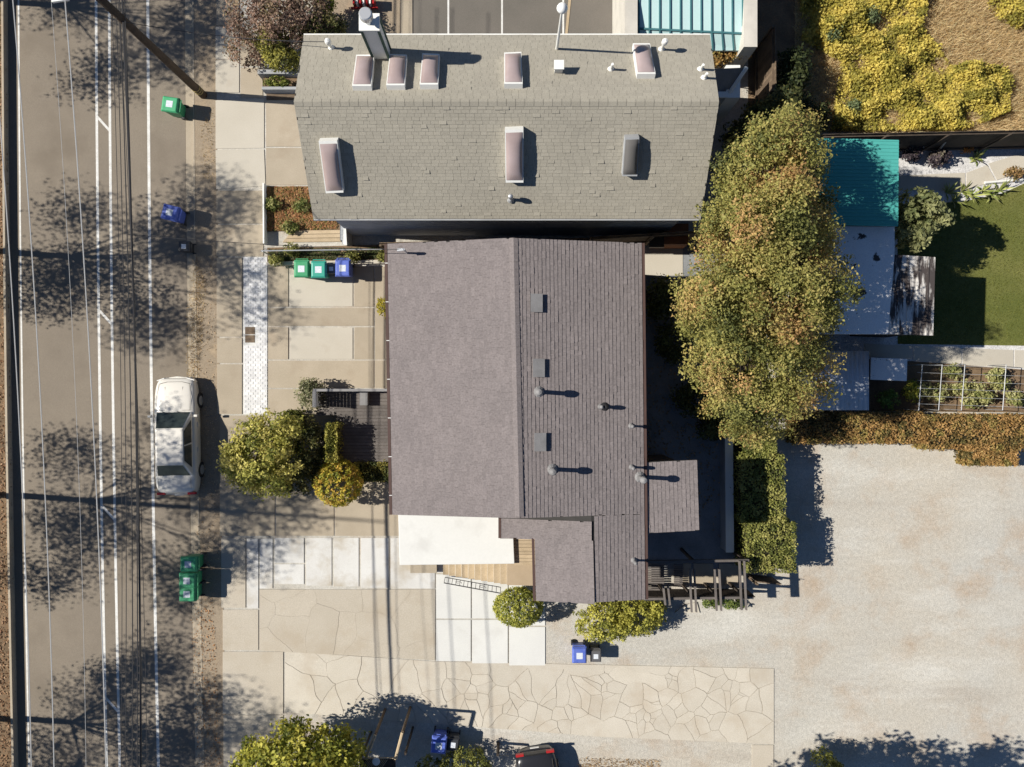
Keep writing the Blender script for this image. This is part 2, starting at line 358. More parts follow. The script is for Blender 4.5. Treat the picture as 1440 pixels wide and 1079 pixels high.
def slab_set(name, label, cat, mat, polys, z=.03, gap=.5, lift=.0, holder=None, kind='structure'):
    r = holder or tag(thing(name, None, None, W(*polys[0][0])), label, cat, kind=kind)
    for P in polys:
        c = (sum(p[0] for p in P)/len(P), sum(p[1] for p in P)/len(P)); q = []
        for p in P:
            d = Vector((p[0]-c[0], p[1]-c[1])); q.append((p[0]-math.copysign(gap, d.x), p[1]-math.copysign(gap, d.y)))
        MB().prism(pp(*q), -.06, z + random.uniform(-.003, .003) + lift).build('slab', mat, r)
    return r
def R(x0, x1, y0, y1): return [(x0,y0),(x1,y0),(x1,y1),(x0,y1)]
slab_set('pavement', 'bright concrete pavement by the dry brown shrub', 'pavement', CONCL, [R(303,337,38,84), R(303,337,85,131)])
slab_set('pavement', 'tan concrete pavement behind the utility pole', 'pavement', CONC, [R(338,370,58,94), R(338,370,95,138), R(304,337,-60,37), R(304,337,-140,-61)])
slab_set('driveway_apron', 'bright concrete driveway apron in front of grey roofed house', 'driveway', CONCL, [[(303,141),(372,139),(372,209),(303,210)], [(303,211),(372,210),(374,262),(304,267)]])
slab_set('driveway', 'tan concrete driveway at the grey roofed house', 'driveway', CONC, [R(374,470,141,207), R(374,470,208,261)])
slab_set('pavement', 'tan concrete pavement in front of the flower bed', 'pavement', CONC, [R(304,371,268,315), R(304,371,316,361), R(304.5,341,362,474), R(305,341,475,511), R(305,341,512,583)])
slab_set('driveway', 'tan concrete driveway with two inset panels before the brown house', 'driveway', CONC,
  [R(377,406,375,432), R(498,526,375,432), R(527,575,375,432), R(377,526,433,459), R(527,575,433,506), R(377,406,460,506), R(498,526,460,506), R(377,526,507,546), R(527,575,507,546), R(377,450,547,584)])
slab_set('driveway_panel', 'pale rectangular concrete panels set in tan driveway', 'driveway', CONCL, [R(407,497,386,432), R(407,497,460,506)], gap=1)
slab_set('forecourt', 'tan concrete forecourt below the round bushes', 'forecourt', CONC, [R(309,387,584,754), R(388,470,584,754), R(471,600,584,754)])
slab_set('walkway', 'white concrete walkway slabs beside the white flat roof', 'walkway', WALKW, [R(347,364,757,856), R(365,384,757,828), R(386,428,756,792), R(386,428,793,822), R(430,467,756,824), R(469,505,756,825), R(507,547,756,827), R(549,612,756,828), R(613,640,756,806), R(641,760,740,806)])
slab_set('forecourt', 'white concrete parking pad of six panels by the stairs', 'parking pad', CONCW, [R(613,662.5,807,870), R(663.5,714.5,807,870), R(613,662.5,871,930), R(663.5,714.5,871,933), R(715.5,767,807,880), R(715.5,767,881,936)], z=.035)
# whitewashed paver strip: small pavers joined, too small to pick apart
m = MB(); cols = []
y = 362.0; row = 0
while y < 580:
    x = 343.0 - (row % 2)*3.4
    while x < 375:
        a, b = max(x, 343), min(x+6.5, 376)
        if b-a > 1.5 and not (a < 359 and y > 458 and y < 483): m.prism(pp((a+.25,y+.25),(b-.25,y+.25),(b-.25,y+3.4),(a+.25,y+3.4)), -.05, .026+random.uniform(0,.008)); cols.append(random.random())
        x += 6.8
    y += 3.65; row += 1
tag(MB().prism(pp(*R(342.5,376.3,362,583)), -.06, .018).build('paver_bed', CONCW), 'pale mortar bed under the white pavers', 'paving', kind='structure')
o = m.build('paver_strip', PAVER); tag(o, 'whitewashed small brick pavers edging the driveway', 'paving', kind='stuff')
a = o.data.color_attributes.new('Col', 'FLOAT_COLOR', 'POINT')
for i, c in enumerate(cols):
    for k in range(8): a.data[i*8+k].color = (c, c, c, 1)
dr = thing('drain_cover', 'brown square drain cover set in white pavers', 'drain cover', W(352, 471))
MB().prism(pp(*R(345,358.5,460,470.5)), -.05, .03).build('plate', WOOD, dr); MB().prism(pp(*R(345,358.5,471.5,482)), -.05, .03).build('plate', WOOD, dr)

def clip(poly, p, n):                # keep the side where (q-p).n <= 0
    out = []
    for i in range(len(poly)):
        a, b = poly[i], poly[(i+1) % len(poly)]; da, db = (a-p).dot(n), (b-p).dot(n)
        if da <= 0: out.append(a)
        if (da < 0 < db) or (db < 0 < da): out.append(a + (b-a)*(da/(da-db)))
    return out
BED = pm('crack_fill', (.36,.32,.26), (.30,.265,.215), 3, .95, 20, .5, .6)
from mathutils import noise as mnoise
def jag(q, P):
    out = []
    for i in range(len(q)):
        a, b = q[i], q[(i+1) % len(q)]; n = max(1, int((b-a).length/.11))
        for k in range(n):
            p = a.lerp(b, k/n)
            edge = min(abs((p-P[j]).cross((P[(j+1)%len(P)]-P[j]).normalized())) if hasattr(Vector((0,0)), 'cross') else 1 for j in range(len(P)))
            f = min(1, edge/.15); v = mnoise.noise_vector(Vector((p.x*1.6, p.y*1.6, 3))); w = mnoise.noise_vector(Vector((p.x*6, p.y*6, 9)))
            out.append(p + Vector((v.x, v.y))*.13*f + Vector((w.x, w.y))*.025*f)
    return out
def cracked(name, label, poly, seeds, mat, z=.03, gap=.007, skip=()):
    P = [W(*p).to_2d() for p in poly]; S = [W(*s).to_2d() for s in seeds]
    r = tag(thing(name, None, None, W(*poly[0])), label, 'driveway', kind='structure')
    MB().prism(P, -.07, z-.012).build('bedding', BED, r)
    for i, s in enumerate(S):
        q = list(P)
        for t in sorted((t for j, t in enumerate(S) if j != i), key=lambda t: (t-s).length)[:16]:
            d = (t-s); n = d.normalized(); q = clip(q, s + d*.5 - n*gap*random.uniform(.5, 1.5), n)
            if len(q) < 3: break
        if len(q) >= 3 and i in skip: continue
        if len(q) >= 3: MB().prism(jag(q, P), -.06, z + random.uniform(-.006, .006)).build('slab_piece', mat, r)
    return r
random.seed(11)
upper = [(313,862),(346,862),(350,829),(612,829),(612,929),(401,919),(313,897)]
cracked('cracked_driveway', 'tan concrete driveway with long thin cracks below the walkway', [(365,829),(612,829),(612,928.5),(365,914.5)],
        [(random.uniform(350,610), random.uniform(830,928)) for _ in range(13)], CRACK, gap=.003)
slab_set('driveway', 'plain tan driveway slab at the street corner', 'driveway', CRACK, [R(311,346,756,855), R(313,364,857,914.5), R(313,399,916,1004), R(314,399,1005,1079), R(314,399,1080,1160)])
seeds = [(random.uniform(403,640), random.uniform(922,1015)) for _ in range(16)] + [(random.uniform(640,1086), random.uniform(936,1045)) for _ in range(45)] + [(c[0]+random.gauss(0,16), c[1]+random.gauss(0,12)) for c in ((660,975),(720,1000),(790,990),(850,970),(900,1000),(935,960),(990,1010),(1040,975)) for _ in range(8)]
cracked('cracked_driveway', 'heavily cracked old concrete driveway strip along the gravel', [(401,916),(612,930),(1088,940),(1088,1046),(850,1036),(401,1001)], seeds, STRIP, gap=.009, skip=())
slab_set('driveway', 'plain concrete slab at the end of the cracked strip', 'driveway', CRACK, [R(1057,1088,1047,1079), R(1057,1088,1080,1160)])
# leaf litter and dry grass on the ground
def litter(name, label, poly, n, size, cols, z=.015):
    c = scatter(poly, n, z); c[:, 2] += RNG.uniform(0, .03, n)
    nr = RNG.normal(size=(n, 3))*.35 + np.array([0, 0, 1]); o = leafmesh(name, c, nr, size, palette(n, cols))
    return tag(o, label, 'leaves', kind='stuff')
litter('fallen_leaves', 'brown fallen leaves covering the verge by the low wall', [(-60,-40),(7,-40),(22,1120),(-60,1120)], 9000, .05, [(.10,.055,.03),(.26,.15,.08),(.38,.26,.16)])
litter('fallen_leaves', 'orange and tan fallen leaves on the dirt strip', [(268,850),(300,840),(312,1079),(278,1079)], 600, .035, [(.16,.08,.03),(.36,.17,.06),(.40,.28,.17)], .02)
litter('fallen_leaves', 'scattered dry leaves on the dirt strip behind the car', [(266,360),(302,360),(308,800),(276,800)], 700, .03, [(.2,.13,.07),(.36,.26,.16),(.42,.33,.22)], .02)
blades('dry_grass', 'tuft of dry straw grass at the kerb before the car', 'grass', np.concatenate([scatter([(262,440),(276,360),(290,400),(280,530),(262,530)], 1300, .0), scatter([(283,180),(300,150),(302,260),(285,250)], 250)]), .10, .012, [(.30,.19,.08),(.45,.33,.17),(.25,.2,.08)])
# ------------------------------------------------------------------ shingled roofs
TABM = {}
def tabmesh(mat):
    if mat.name not in TABM:
        me = bpy.data.meshes.new('shingle'); v = [(0,0,0),(1,0,0),(1,1,0),(0,1,0),(0,0,1),(1,0,1),(1,1,.15),(0,1,.15)]
        me.from_pydata(v, [], [(3,2,1,0),(4,5,6,7),(0,1,5,4),(1,2,6,5),(2,3,7,6),(3,0,4,7)]); me.materials.append(mat); TABM[mat.name] = me
    return TABM[mat.name]
def shingles(o, u, v, LU, LV, expo, wr, tr, gap, score, curl=0):
    """list of (score, matrix) for the tabs on the roof plane o + u*a + v*b (v runs up the slope)"""
    u, v = u.normalized(), v.normalized(); n = u.cross(v).normalized()
    if n.z < 0: n = -n
    rows = max(1, round(LV/expo)); e = LV/rows; out = []
    for i in range(rows):
        a = -random.uniform(0, wr[1])
        while a < LU:
            w = random.uniform(*wr); a0, a1 = max(a, 0), min(a+w-gap, LU)
            if a1-a0 > .04:
                t = random.choice(tr)*random.uniform(.8, 1.2)*(2.4 if random.random() < curl else 1); l = min(e*1.12, LV - i*e)
                M = Matrix((( u.x*(a1-a0), v.x*l, n.x*t, 0), (u.y*(a1-a0), v.y*l, n.y*t, 0), (u.z*(a1-a0), v.z*l, n.z*t, 0), (0,0,0,1)))
                p = o + u*a0 + v*(i*e) + n*.004; M.translation = p; out.append(((p - Vector((0,0,HC))).length - (a1-a0)*2 if score else 0, M))
            a += w
    return out
def lay(tabs, roof, mat, mata, count, name='shingle'):
    tabs.sort(key=lambda t: t[0]); off = ORG[roof.name]
    for _, M in tabs[:count]:
        o = bpy.data.objects.new(name, tabmesh(mat)); COL.objects.link(o); o.parent = roof
        N = M.copy(); N.translation = M.translation - off; o.matrix_basis = N
    base = np.array([tuple(v.co) for v in tabmesh(mat).vertices]); rest = tabs[count:]
    if not rest: return
    A = np.array([np.array(M) for _, M in rest]); V = np.einsum('nij,kj->nki', A[:, :3, :3], base) + A[:, None, :3, 3] - np.array(off)
    n = len(rest); F = np.array([[3,2,1,0],[4,5,6,7],[0,1,5,4],[1,2,6,5],[2,3,7,6],[3,0,4,7]]); F = (F[None] + 8*np.arange(n)[:, None, None]).reshape(-1, 4)
    me = bpy.data.meshes.new('shingle_field'); me.from_pydata(V.reshape(-1, 3).tolist(), [], F.tolist()); me.materials.append(mata)
    a = me.color_attributes.new('Col', 'FLOAT_COLOR', 'POINT'); c = np.repeat(RNG.random(n), 8); cc = np.stack([c, c, c, np.ones_like(c)], 1); a.data.foreach_set('color', cc.ravel().astype(np.float32))
    o = bpy.data.objects.new('shingle_field', me); COL.objects.link(o); o.parent = roof; o['kind'] = 'stuff'

# ---- grey roofed house at the top
random.seed(21)
gx0, gx1 = -6.97, 6.62; gyS, gyR, gyN = 5.79, 9.0, 11.66; ghS, ghR, ghN = 5.0, 7.5, 6.3
gh = thing('grey_roofed_house', 'long house with grey shingle gable roof and eight skylights', 'house', (0, 8.9, 0))
m = MB().box(gx0+.35, gx1-.35, gyS+.32, gyN-.3, -.1, ghS-.12)
m.add([(gx0+.35,gyS+.32,ghS-.12),(gx0+.35,gyN-.3,ghS-.12),(gx0+.35,gyN-.3,ghN-.2),(gx0+.35,gyR,ghR-.3),(gx1-.35,gyS+.32,ghS-.12),(gx1-.35,gyN-.3,ghS-.12),(gx1-.35,gyN-.3,ghN-.2),(gx1-.35,gyR,ghR-.3)],
      [(0,3,2,1),(4,5,6,7),(1,2,6,5),(2,3,7,6),(3,0,4,7)])
m.build('wall', BLUEW, gh)
def roofslab(pts, th, mat, parent, name='roof', drop=0):
    pts = [p - Vector((0,0,drop)) for p in pts]; m = MB(); n = len(pts); m.add(list(pts) + [p - Vector((0,0,th)) for p in pts], [tuple(range(n)), tuple(range(2*n-1, n-1, -1))] + [(i, n+i, n+(i+1)%n, (i+1)%n) for i in range(n)])
    return m.build(name, mat, parent)
S0, S1, R0, R1, N0, N1 = Vector((gx0,gyS,ghS)), Vector((gx1,gyS,ghS)), Vector((gx0,gyR,ghR)), Vector((gx1,gyR,ghR)), Vector((gx0,gyN,ghN)), Vector((gx1,gyN,ghN))
rS = roofslab([S0,S1,R1,R0], .14, FELT, gh); rN = roofslab([R0,R1,N1,N0], .14, FELT, gh)
lay(shingles(S0, S1-S0, R0-S0, (S1-S0).length, (R0-S0).length, .12, (.20,.29), (.009,.011,.014), .006, True, .05), rS, SHG, SHGA, 170)
lay(shingles(N1, N0-N1, R1-N1, (S1-S0).length, (R0-N0).length, .12, (.20,.29), (.009,.011,.014), .006, True, .03), rN, SHG, SHGA, 130)
m = MB()
for k in range(46):
    x = gx0 + (gx1-gx0)*k/46; m.add([(x,gyR-.12,ghR-.065),(x+.285,gyR-.12,ghR-.065),(x+.285,gyR,ghR+.03),(x,gyR,ghR+.03),(x,gyR+.12,ghR-.03),(x+.285,gyR+.12,ghR-.03)], [(0,1,2,3),(3,2,5,4)])
o = m.build('ridge_cap', SHGA, gh); o.data.color_attributes.new('Col','FLOAT_COLOR','POINT').data.foreach_set('color', np.repeat(np.concatenate([RNG.random((46,1)).repeat(3,1), np.ones((46,1))],1), 6, 0).ravel().astype(np.float32))
m = MB().box(gx0, gx1, gyS-.06, gyS-.005, ghS-.12, ghS-.03); m.build('gutter', STUC, gh)
m = MB().box(gx0, gx1, gyN+.005, gyN+.05, ghN-.13, ghN+.0); m.build('gutter', WHITE, gh)
for k, x in enumerate((-5.2, .6, 1.2, 3.7, 4.4)):     # windows in the shaded south wall
    f = MB().box(x, x+.9, gyS+.29, gyS+.33, 3.4, 4.3).build('window', WHITE, gh); MB().box(x+.07, x+.83, gyS+.28, gyS+.30, 3.47, 4.23).build('pane', PANED, f)
nS = (S1-S0).cross(R0-S0).normalized(); nN = (N0-N1).cross(R1-N1).normalized()
nN = nN if nN.z > 0 else -nN
def skylight(q, p0, n, pane, up, frame=None):
    hgt = .30 if n.y < 0 else .22; P = [ray_plane(x, y, p0 + n*hgt, n) for x, y in q]
    f = MB(); base = [p - n*(hgt+.02) for p in P]
    f.add(base + P, [(0,1,5,4),(1,2,6,5),(2,3,7,6),(3,0,4,7),(4,5,6,7)]); fr = f.build('skylight', frame or WHITE, gh)
    # domed pane, inset
    g = MB(); nu, nv = 8, 10; c = sum(P, Vector())/4; I = [c + (p-c)*.9 for p in P]; vs = []
    for j in range(nv+1):
        for i in range(nu+1):
            a, b = i/nu, j/nv; p = (I[0]*(1-a)+I[1]*a)*(1-b) + (I[3]*(1-a)+I[2]*a)*b
            vs.append(p + n*(.012 + .13*(max(0,4*a*(1-a))**.6)*(max(0,4*b*(1-b))**.4)))
    g.add(vs, [(j*(nu+1)+i, j*(nu+1)+i+1, (j+1)*(nu+1)+i+1, (j+1)*(nu+1)+i) for j in range(nv) for i in range(nu)])
    g.build('pane', pane, fr, smooth=True)
for q in ([(501,77),(526,77),(522,121),(495,121)], [(548,76),(572,77),(569,120),(543,120)], [(594,75),(618,76),(616,119),(590,119)], [(709,74),(733,73),(735,118),(709,118)], [(890,61),(914,61),(922,104),(896,104)]):
    skylight(q, R0, nN, PANE, 1)
for q, pn in (([(448,199),(474,198),(483,271),(458,272)], PANE), ([(710,183),(736,182),(736,257),(711,257)], PANE), ([(879,194),(899,193),(896,248),(875,248)], PANEG)):
    skylight(q, R0, nS, pn, 1, STUC if pn is PANEG else None)
def pipe_vent(px, py, p0, n, hgt, r, cap, parent, mat=METAL, name='vent_pipe', capr=None):
    b = ray_plane(px, py, p0, n); m = MB().tube(b - Vector((0,0,.05)), b + Vector((0,0,hgt)), r, r, 10)
    m.lathe(b, [(r*2.6,.0),(r*1.3,.10)], 10)
    o = m.build(name, mat, parent)
    if cap: MB().lathe(b + Vector((0,0,hgt)), [(capr,-.02),(capr,.10),(capr*.75,.17),(.02,.2)], 14).build('cap', mat, o, smooth=False)
    return o
for px, py, hh, c in ((859,98,.45,0), (985,98,.4,0), (990,110,.4,0), (466,68,.45,1), (930,70,.55,1)):
    pipe_vent(px, py, R0, nN, hh, .045, c, gh, WHITE, capr=.10)
pipe_vent(718, 281, R0, nS, .4, .05, 1, gh, METAL, capr=.09)
b = ray_plane(785, 99, R0, nN); o = MB().box(b.x-.13, b.x+.13, b.y-.12, b.y+.12, b.z-.1, b.z+.42).build('vent_box', WHITE, gh); MB().box(b.x-.16, b.x+.16, b.y-.15, b.y+.15, b.z+.42, b.z+.47).build('cap', WHITE, o)
b = ray_plane(783, 69, R0, nN); o = MB().tube(b - Vector((0,0,.1)), b + Vector((0,0,2.75)), .05, .035, 10).build('lamp_mast', WHITE, gh)
MB().lathe(b + Vector((0,0,2.7)), [(.05,0),(.13,.06),(.17,.17),(.13,.28),(.03,.34)], 14).build('globe', LAMPG, o, smooth=True)
# chimney with flue
b = ray_plane(537, 78, R0, nN); t0, t1 = b.z-.3, 8.95
o = MB().box(b.x-.26, b.x+.26, b.y-.16, b.y+.24, t0, t1).build('chimney', WHITE, gh)
m = MB()
for sx in (-1, 1):
    for sy in (-.17, .25): MB().box(b.x+sx*.26-.035, b.x+sx*.26+.035, b.y+sy-.035, b.y+sy+.035, t0, t1-.003).build('corner_trim', MATS.get('green_trim') or pm('green_trim', (.05,.10,.075), None, 2, .7), o)
MB().box(b.x-.31, b.x+.31, b.y-.22, b.y+.30, t1, t1+.07).build('chimney_cap', WHITE, o)
MB().lathe(Vector((b.x-.02, b.y+.05, t1+.07)), [(.11,0),(.11,.32),(.20,.32),(.20,.52),(.17,.55)], 18).build('flue', METAL, o)

# ---- brown roofed house
random.seed(31)
hE, hR = 5.2, 6.15
bh = thing('brown_roofed_house', 'house with low mauve brown shingle roof between the driveway and gravel yard', 'house', (0, 0, 0))
eL0, eL1 = W(545,343,hE), W(552,724,hE); rg0, rg1 = W(722,335,hR), W(730.5,729,hR); eR0, eR1 = W(902,342,hE), W(907,843,hE)
dirE = (eR1-eR0).normalized()
def onR(px, py):     # height of the east slope plane below a displayed point
    n = (rg1-rg0).cross(eR0-rg0).normalized(); return ray_plane(px, py, rg0, n)
nE = (rg1-rg0).cross(eR0-rg0).normalized(); nE = nE if nE.z > 0 else -nE
nW = (rg1-rg0).cross(eL0-rg0).normalized(); nW = nW if nW.z > 0 else -nW
w0, w1 = onR(832, 726), onR(836, 848)           # lower wing ridge
eRm = eR0 + dirE*((rg1-rg0).length)
rW = roofslab([eL0, eL1, rg1, rg0], .14, FELT, bh, drop=.02)
rE = roofslab([rg0, rg1, w0, w1, eR1, eR0], .12, FELT, bh, drop=.05)
lay(shingles(eL1, eL0-eL1, rg1-eL1, (eL0-eL1).length, (rg1-eL1).length, .14, (.20,.45), (.007,.010,.013), .004, True), rW, SHM, SHMA, 120)
ue = (eR0-eR1); ve = (rg0-eR0); LV = ve.length; fr = (w0-eRm).length/LV
t = shingles(eRm, eR0-eRm, ve, (eR0-eRm).length, LV, .14, (.10,.24), (.016,.018,.022), .002, True)
frac = max(0.2, (eR1-w1).dot(-ve.normalized())*-1/LV) if False else ((w1-eR1).length/LV)
t += shingles(eR1, eRm-eR1, ve, (eRm-eR1).length-.004, LV*round(frac*LV/.14)*.14/LV, .14, (.10,.24), (.016,.018,.022), .002, True)
lay(t, rE, SHM, SHMA, 130)
# ridge cap of the main roof
m = MB(); d = (rg1-rg0).normalized(); L = (rg1-rg0).length; k = 0.0; nc = 0
while k < L-.1:
    a = rg0 + d*k; c = rg0 + d*min(k+.27, L); s = Vector((.15,0,-.033)); s2 = Vector((.15,0,.033)); z = Vector((0,0,.04))
    m.add([a-s2+z*.6, c-s2+z, c+z*1.3, a+z, a+s+z*.6, c+s+z], [(0,1,2,3),(3,2,5,4)]); k += .26; nc += 1
o = m.build('ridge_cap', SHMA, bh); o.data.color_attributes.new('Col','FLOAT_COLOR','POINT').data.foreach_set('color', np.tile([.5,.5,.5,1], nc*6).astype(np.float32))
# lower wing: west facing slope below its ridge
g = .2165
def wingz(p): return w0.z - (w0.x - p.x)*g + (p.y-w0.y)*0
def wpt(px, py):
    p = W(px, py, 5.2)
    for _ in range(6): p = W(px, py, wingz(p))
    return p
wA, wB, wC, wD = wpt(705,729), wpt(705,757), wpt(752,757), wpt(754,845)
rw = roofslab([wA, wB, wC, wD, w1, w0], .12, FELT, bh, drop=.04)
vv = (w0-wA); vw = Vector((1, 0, g)); t = shingles(wB, wA-wB, vw, (wA-wB).length, (w0.x-wB.x)*vw.length, .14, (.20,.45), (.007,.010,.013), .004, False)
t += shingles(wD, wC-wD, vw, (wC-wD).length-.004, (w1.x-wD.x)*vw.length, .14, (.20,.45), (.007,.010,.013), .004, False)
lay(t, rw, SHM, SHMA, 50)
# walls
m = MB().prism([eL0+Vector((.35,-.3,0)), rg0+Vector((0,-.3,0)), eR0+Vector((-.35,-.3,0)), eR1+Vector((-.35,.35,0)), w1+Vector((-2.0,.35,0)), wC+Vector((.3,0,0)), wB+Vector((.3,.0,0)), Vector((wA.x+.3, rg1.y+.3, 0)), eL1+Vector((.35,.3,0))], -.1, 4.62)
m.build('wall', pm('brown_siding', (.16,.12,.10), None, 1, .8), bh)
gpts = [eL1+Vector((.35,.28,-.2)), rg1+Vector((0,.28,-.24)), Vector((w0.x, rg1.y+.28, w0.z-.24)), Vector((w0.x, rg1.y+.28, 4.6)), Vector((eL1.x+.35, rg1.y+.28, 4.6))]
MB().add(gpts, [(0,4,3,2,1)]).build('gable', MATS['brown_siding'], bh)
# fascia and gutters
def bar(a, b, w, h, dx=0, dz=0): 
    d = (b-a).normalized(); s = Vector((-d.y, d.x, 0)).normalized(); return MB().obox(a + s*dx + Vector((0,0,dz)), d, s, Vector((0,0,1)), (b-a).length, w, h)
bar(eL0, eL1, -.10, .12, -.015, -.12).build('gutter', FASC, bh); bar(eR0, eR1, .10, .12, .015, -.12).build('gutter', FASC, bh)
bar(wA+Vector((0,.0,0)), wB, -.09, .12, -.015, -.12).build('gutter', FASC, bh); bar(wC, wD, -.09, .12, -.015, -.12).build('gutter', FASC, bh)
m = MB()
for k in range(7):
    p = eL0.lerp(eL1, (k+.5)/7); MB().box(p.x-.10, p.x+.03, p.y-.012, p.y+.012, p.z+.0, p.z+.012).build('gutter_strap', WHITE, bh)
# low slope roof of the rear extension
x0, x1, x2, x3 = W(905.5,650,5.12), W(980,647,5.0), W(983,746,5.0), W(908.5,750,5.12)
re = roofslab([x0,x3,x2,x1], .16, FELT, bh)
lay(shingles(x2, x1-x2, x3-x2, (x1-x2).length, (x3-x2).length, .14, (.09,.22), (.013,.016,.022), .002, False), re, SHM, SHMA, 40)
MB().prism([x0+Vector((0,-.25,0)), x1+Vector((-.25,-.25,0)), x2+Vector((-.25,.25,0)), x3+Vector((0,.25,0))], -.1, 4.83).build('extension_wall', MATS['brown_siding'], bh)
for px, py in ((754,427), (757,518), (759,622)):
    b = onR(px, py); o = MB().obox(b + Vector((-.17,-.28,-.05)), (1,0,-.2165), (0,1,0), (.2115,0,.977), .36, .58, .2).build('box_vent', GREYP, bh, bevel=.02)
    MB().obox(b + Vector((-.19,-.30,.145)), (1,0,-.2165), (0,1,0), (.2115,0,.977), .40, .62, .025).build('cap', GREYP, o)
for px, py, hh in ((757,551,.72), (776,660,.72), (899,671,.85)): pipe_vent(px, py, rg0, nE, hh, .075, 1, bh, GREYP, 'flue_vent', .125)
for px, py in ((844,572), (887,599), (888,657), (891,788)): pipe_vent(px, py, rg0, nE, .36, .04, 1, bh, GREYP, 'vent_pipe', .07)
pipe_vent(850, 572, rg0, nE, .3, .06, 1, bh, BLACK, 'vent_pipe', .08)
b = ray_plane(572, 356, rg0, nW); o = MB().tube(b-Vector((0,0,.1)), b+Vector((0,0,.75)), .035, .035, 8).build('service_mast', METAL, bh); MAST = b+Vector((0,0,.72))
MB().tube(b+Vector((0,0,.72)), b+Vector((-.22,0,.62)), .05, .06, 8).build('weatherhead', METAL, o)
# white flat roof over the entrance
fr_ = thing('white_flat_roof', 'smooth white flat roof over the entrance stairs', 'flat roof', W(640,760,0))
hF = 2.95
MB().prism([W(560,724,hF), W(704,726,hF), W(704,757.5,hF), W(722,757.5,hF), W(723.5,793,hF), W(562,795,hF)], hF-.18, hF).build('roof_panel', MEMB, fr_, bevel=.02)
for px, py in ((566,790),(640,790),(566,735)): 
    p = W(px, py, hF-.2); MB().box(p.x-.06, p.x+.06, p.y-.06, p.y+.06, 0, hF-.16).build('post', WHITE, fr_)
# ---- entrance stairs
st = thing('entrance_stairs', 'tan wooden stairs climbing under the white flat roof', 'stairs', W(670,800,0))
xs = [623,631.5,640.5,649.5,658.5,667.5,676.5,685.5,694.5,703.5,713]
for i in range(10):
    h = .2*(i+1); a, b = W(xs[i],0,h).x, W(xs[i+1],0,h).x; ya = W(0,770,h).y; yb = W(0,808.5+i*1.45,h).y
    MB().box(a, b+.03, yb, ya, h-.05, h).build('tread', WOODT, st); MB().box(b-.005, b+.015, yb+.03, ya, h-.01, h+.15).build('riser', CREAM, st)
h = 2.2; MB().prism([W(713,771,h),W(760,771,h),W(760,824,h),W(713,823,h)], 2.0, 2.2).build('landing', pm('tan_landing', (.40,.31,.21), (.35,.27,.18), 1.5, .85), st)
for k in range(8): MB().box(W(722,0,2.77).x, W(758,0,2.77).x, W(0,795-k*5,2.77).y, W(0,795-k*5-4.6,2.77).y, 2.2, 2.77).build('deck_board', WOODT, st)
MB().box(W(577,0,.3).x, W(614,0,.3).x, W(0,806,.3).y, W(0,785,.3).y, 0, .3).build('bottom_step', CONC, st)
rl = thing('stair_railing', 'black iron railing with scrolls beside the tan stairs', 'railing', W(660,820,0))
m = MB(); A, B = W(626,812,.25), W(704,826,2.1); up = Vector((0,0,.85))
A2, B2 = W(626,815.5,.5), W(704,829.5,2.35)
m.path([A, B], .016); m.path([A2+up*.6, B2+up*.6], .022); m.build('rail', BLACK, rl)
for k in range(15): MB().tube(A.lerp(B, k/14), (A2+up*.6).lerp(B2+up*.6, k/14), .011, .011, 5).build('baluster', BLACK, rl)
for k in (3.5, 9.5):
    c = (A.lerp(B, k/14) + (A2+up*.6).lerp(B2+up*.6, k/14))/2; d = (B-A).normalized(); e = (A2+up*.6-A).normalized()
    MB().path([c + (d*math.cos(t*.5) + e*math.sin(t*.5))*(.05+.012*t) for t in range(0, 14)], .009, 5).build('scroll', BLACK, rl)
# ------------------------------------------------------------------ yard between the houses and behind
random.seed(41)
def board_fence(name, label, a, b, h, mat, bw=.14, th=.025, base=0.0, group=None, rail=True, cat='fence'):
    a, b = Vector(a), Vector(b); a.z = b.z = 0; d = (b-a).normalized(); s = Vector((-d.y, d.x, 0)); L = (b-a).length; n = max(1, int(L/bw))
    t = thing(name, label, cat, (a+b)/2, group); me = None
    for k in range(n):
        if me is None:
            o = MB().obox(a+Vector((0,0,base)), d, s, (0,0,1), L/n-.006, th, h).build('board', mat, t); me = o.data
        else:
            o = bpy.data.objects.new('board', me); COL.objects.link(o); o.parent = t; o.location = d*(L/n*k) + Vector((0,0,random.uniform(-.03,.02))); ORG[o.name] = ORG[t.name]
    if rail:
        for z in (.3, h-.25): MB().obox(a - s*.06 + Vector((0,0,base+z)), d, s, (0,0,1), L, .055, .09).build('rail', mat, t)
        for k in range(int(L/2.4)+1): MB().obox(a - s*.13 + d*min(2.4*k, L-.1), d, s, (0,0,1), .09, .068, h+base+.04).build('post', mat, t)
    return t
board_fence('board_fence', 'weathered board fence in the narrow gap between the houses', (-5.2,5.50,0), (3.0,5.68,0), 1.75, WOOD)
board_fence('board_fence', 'brown board fence running behind the big tree beside the houses', (3.05,5.68,0), (9.5,6.05,0), 2.0, WOOD)
tag(MB().prism(pp(*R(895,1035,345,800)), -.05, .012).build('patio', SHADED), 'paved patio behind the brown house, coloured dark for its shade', 'patio', kind='structure')
tag(MB().prism(pp(*R(897,960,335,388)), -.05, .03).build('sunlit_patch', CONCL), 'sunlit ground patch at the corner behind the brown house, painted pale', 'patio', kind='structure')  # paler colour paints the sunlit patch beyond the house's shadow
sh = thing('small_shed', 'small rusty brown lean-to by the board fence', 'shed', W(945,345,0)); MB().prism(pp(*R(915,960,322,350)), 0, 1.1).build('body', pm('rust', (.26,.10,.04), (.18,.08,.04), 2, .9), sh); MB().prism([W(913,322,1.15),W(934,322,1.15),W(934,349,1.15),W(913,349,1.15)], 1.1, 1.15).build('lid', WOODD, sh)
bw = thing('garden_wall', 'long white capped concrete wall in the shade behind the brown house', 'wall', W(1026,695,0))
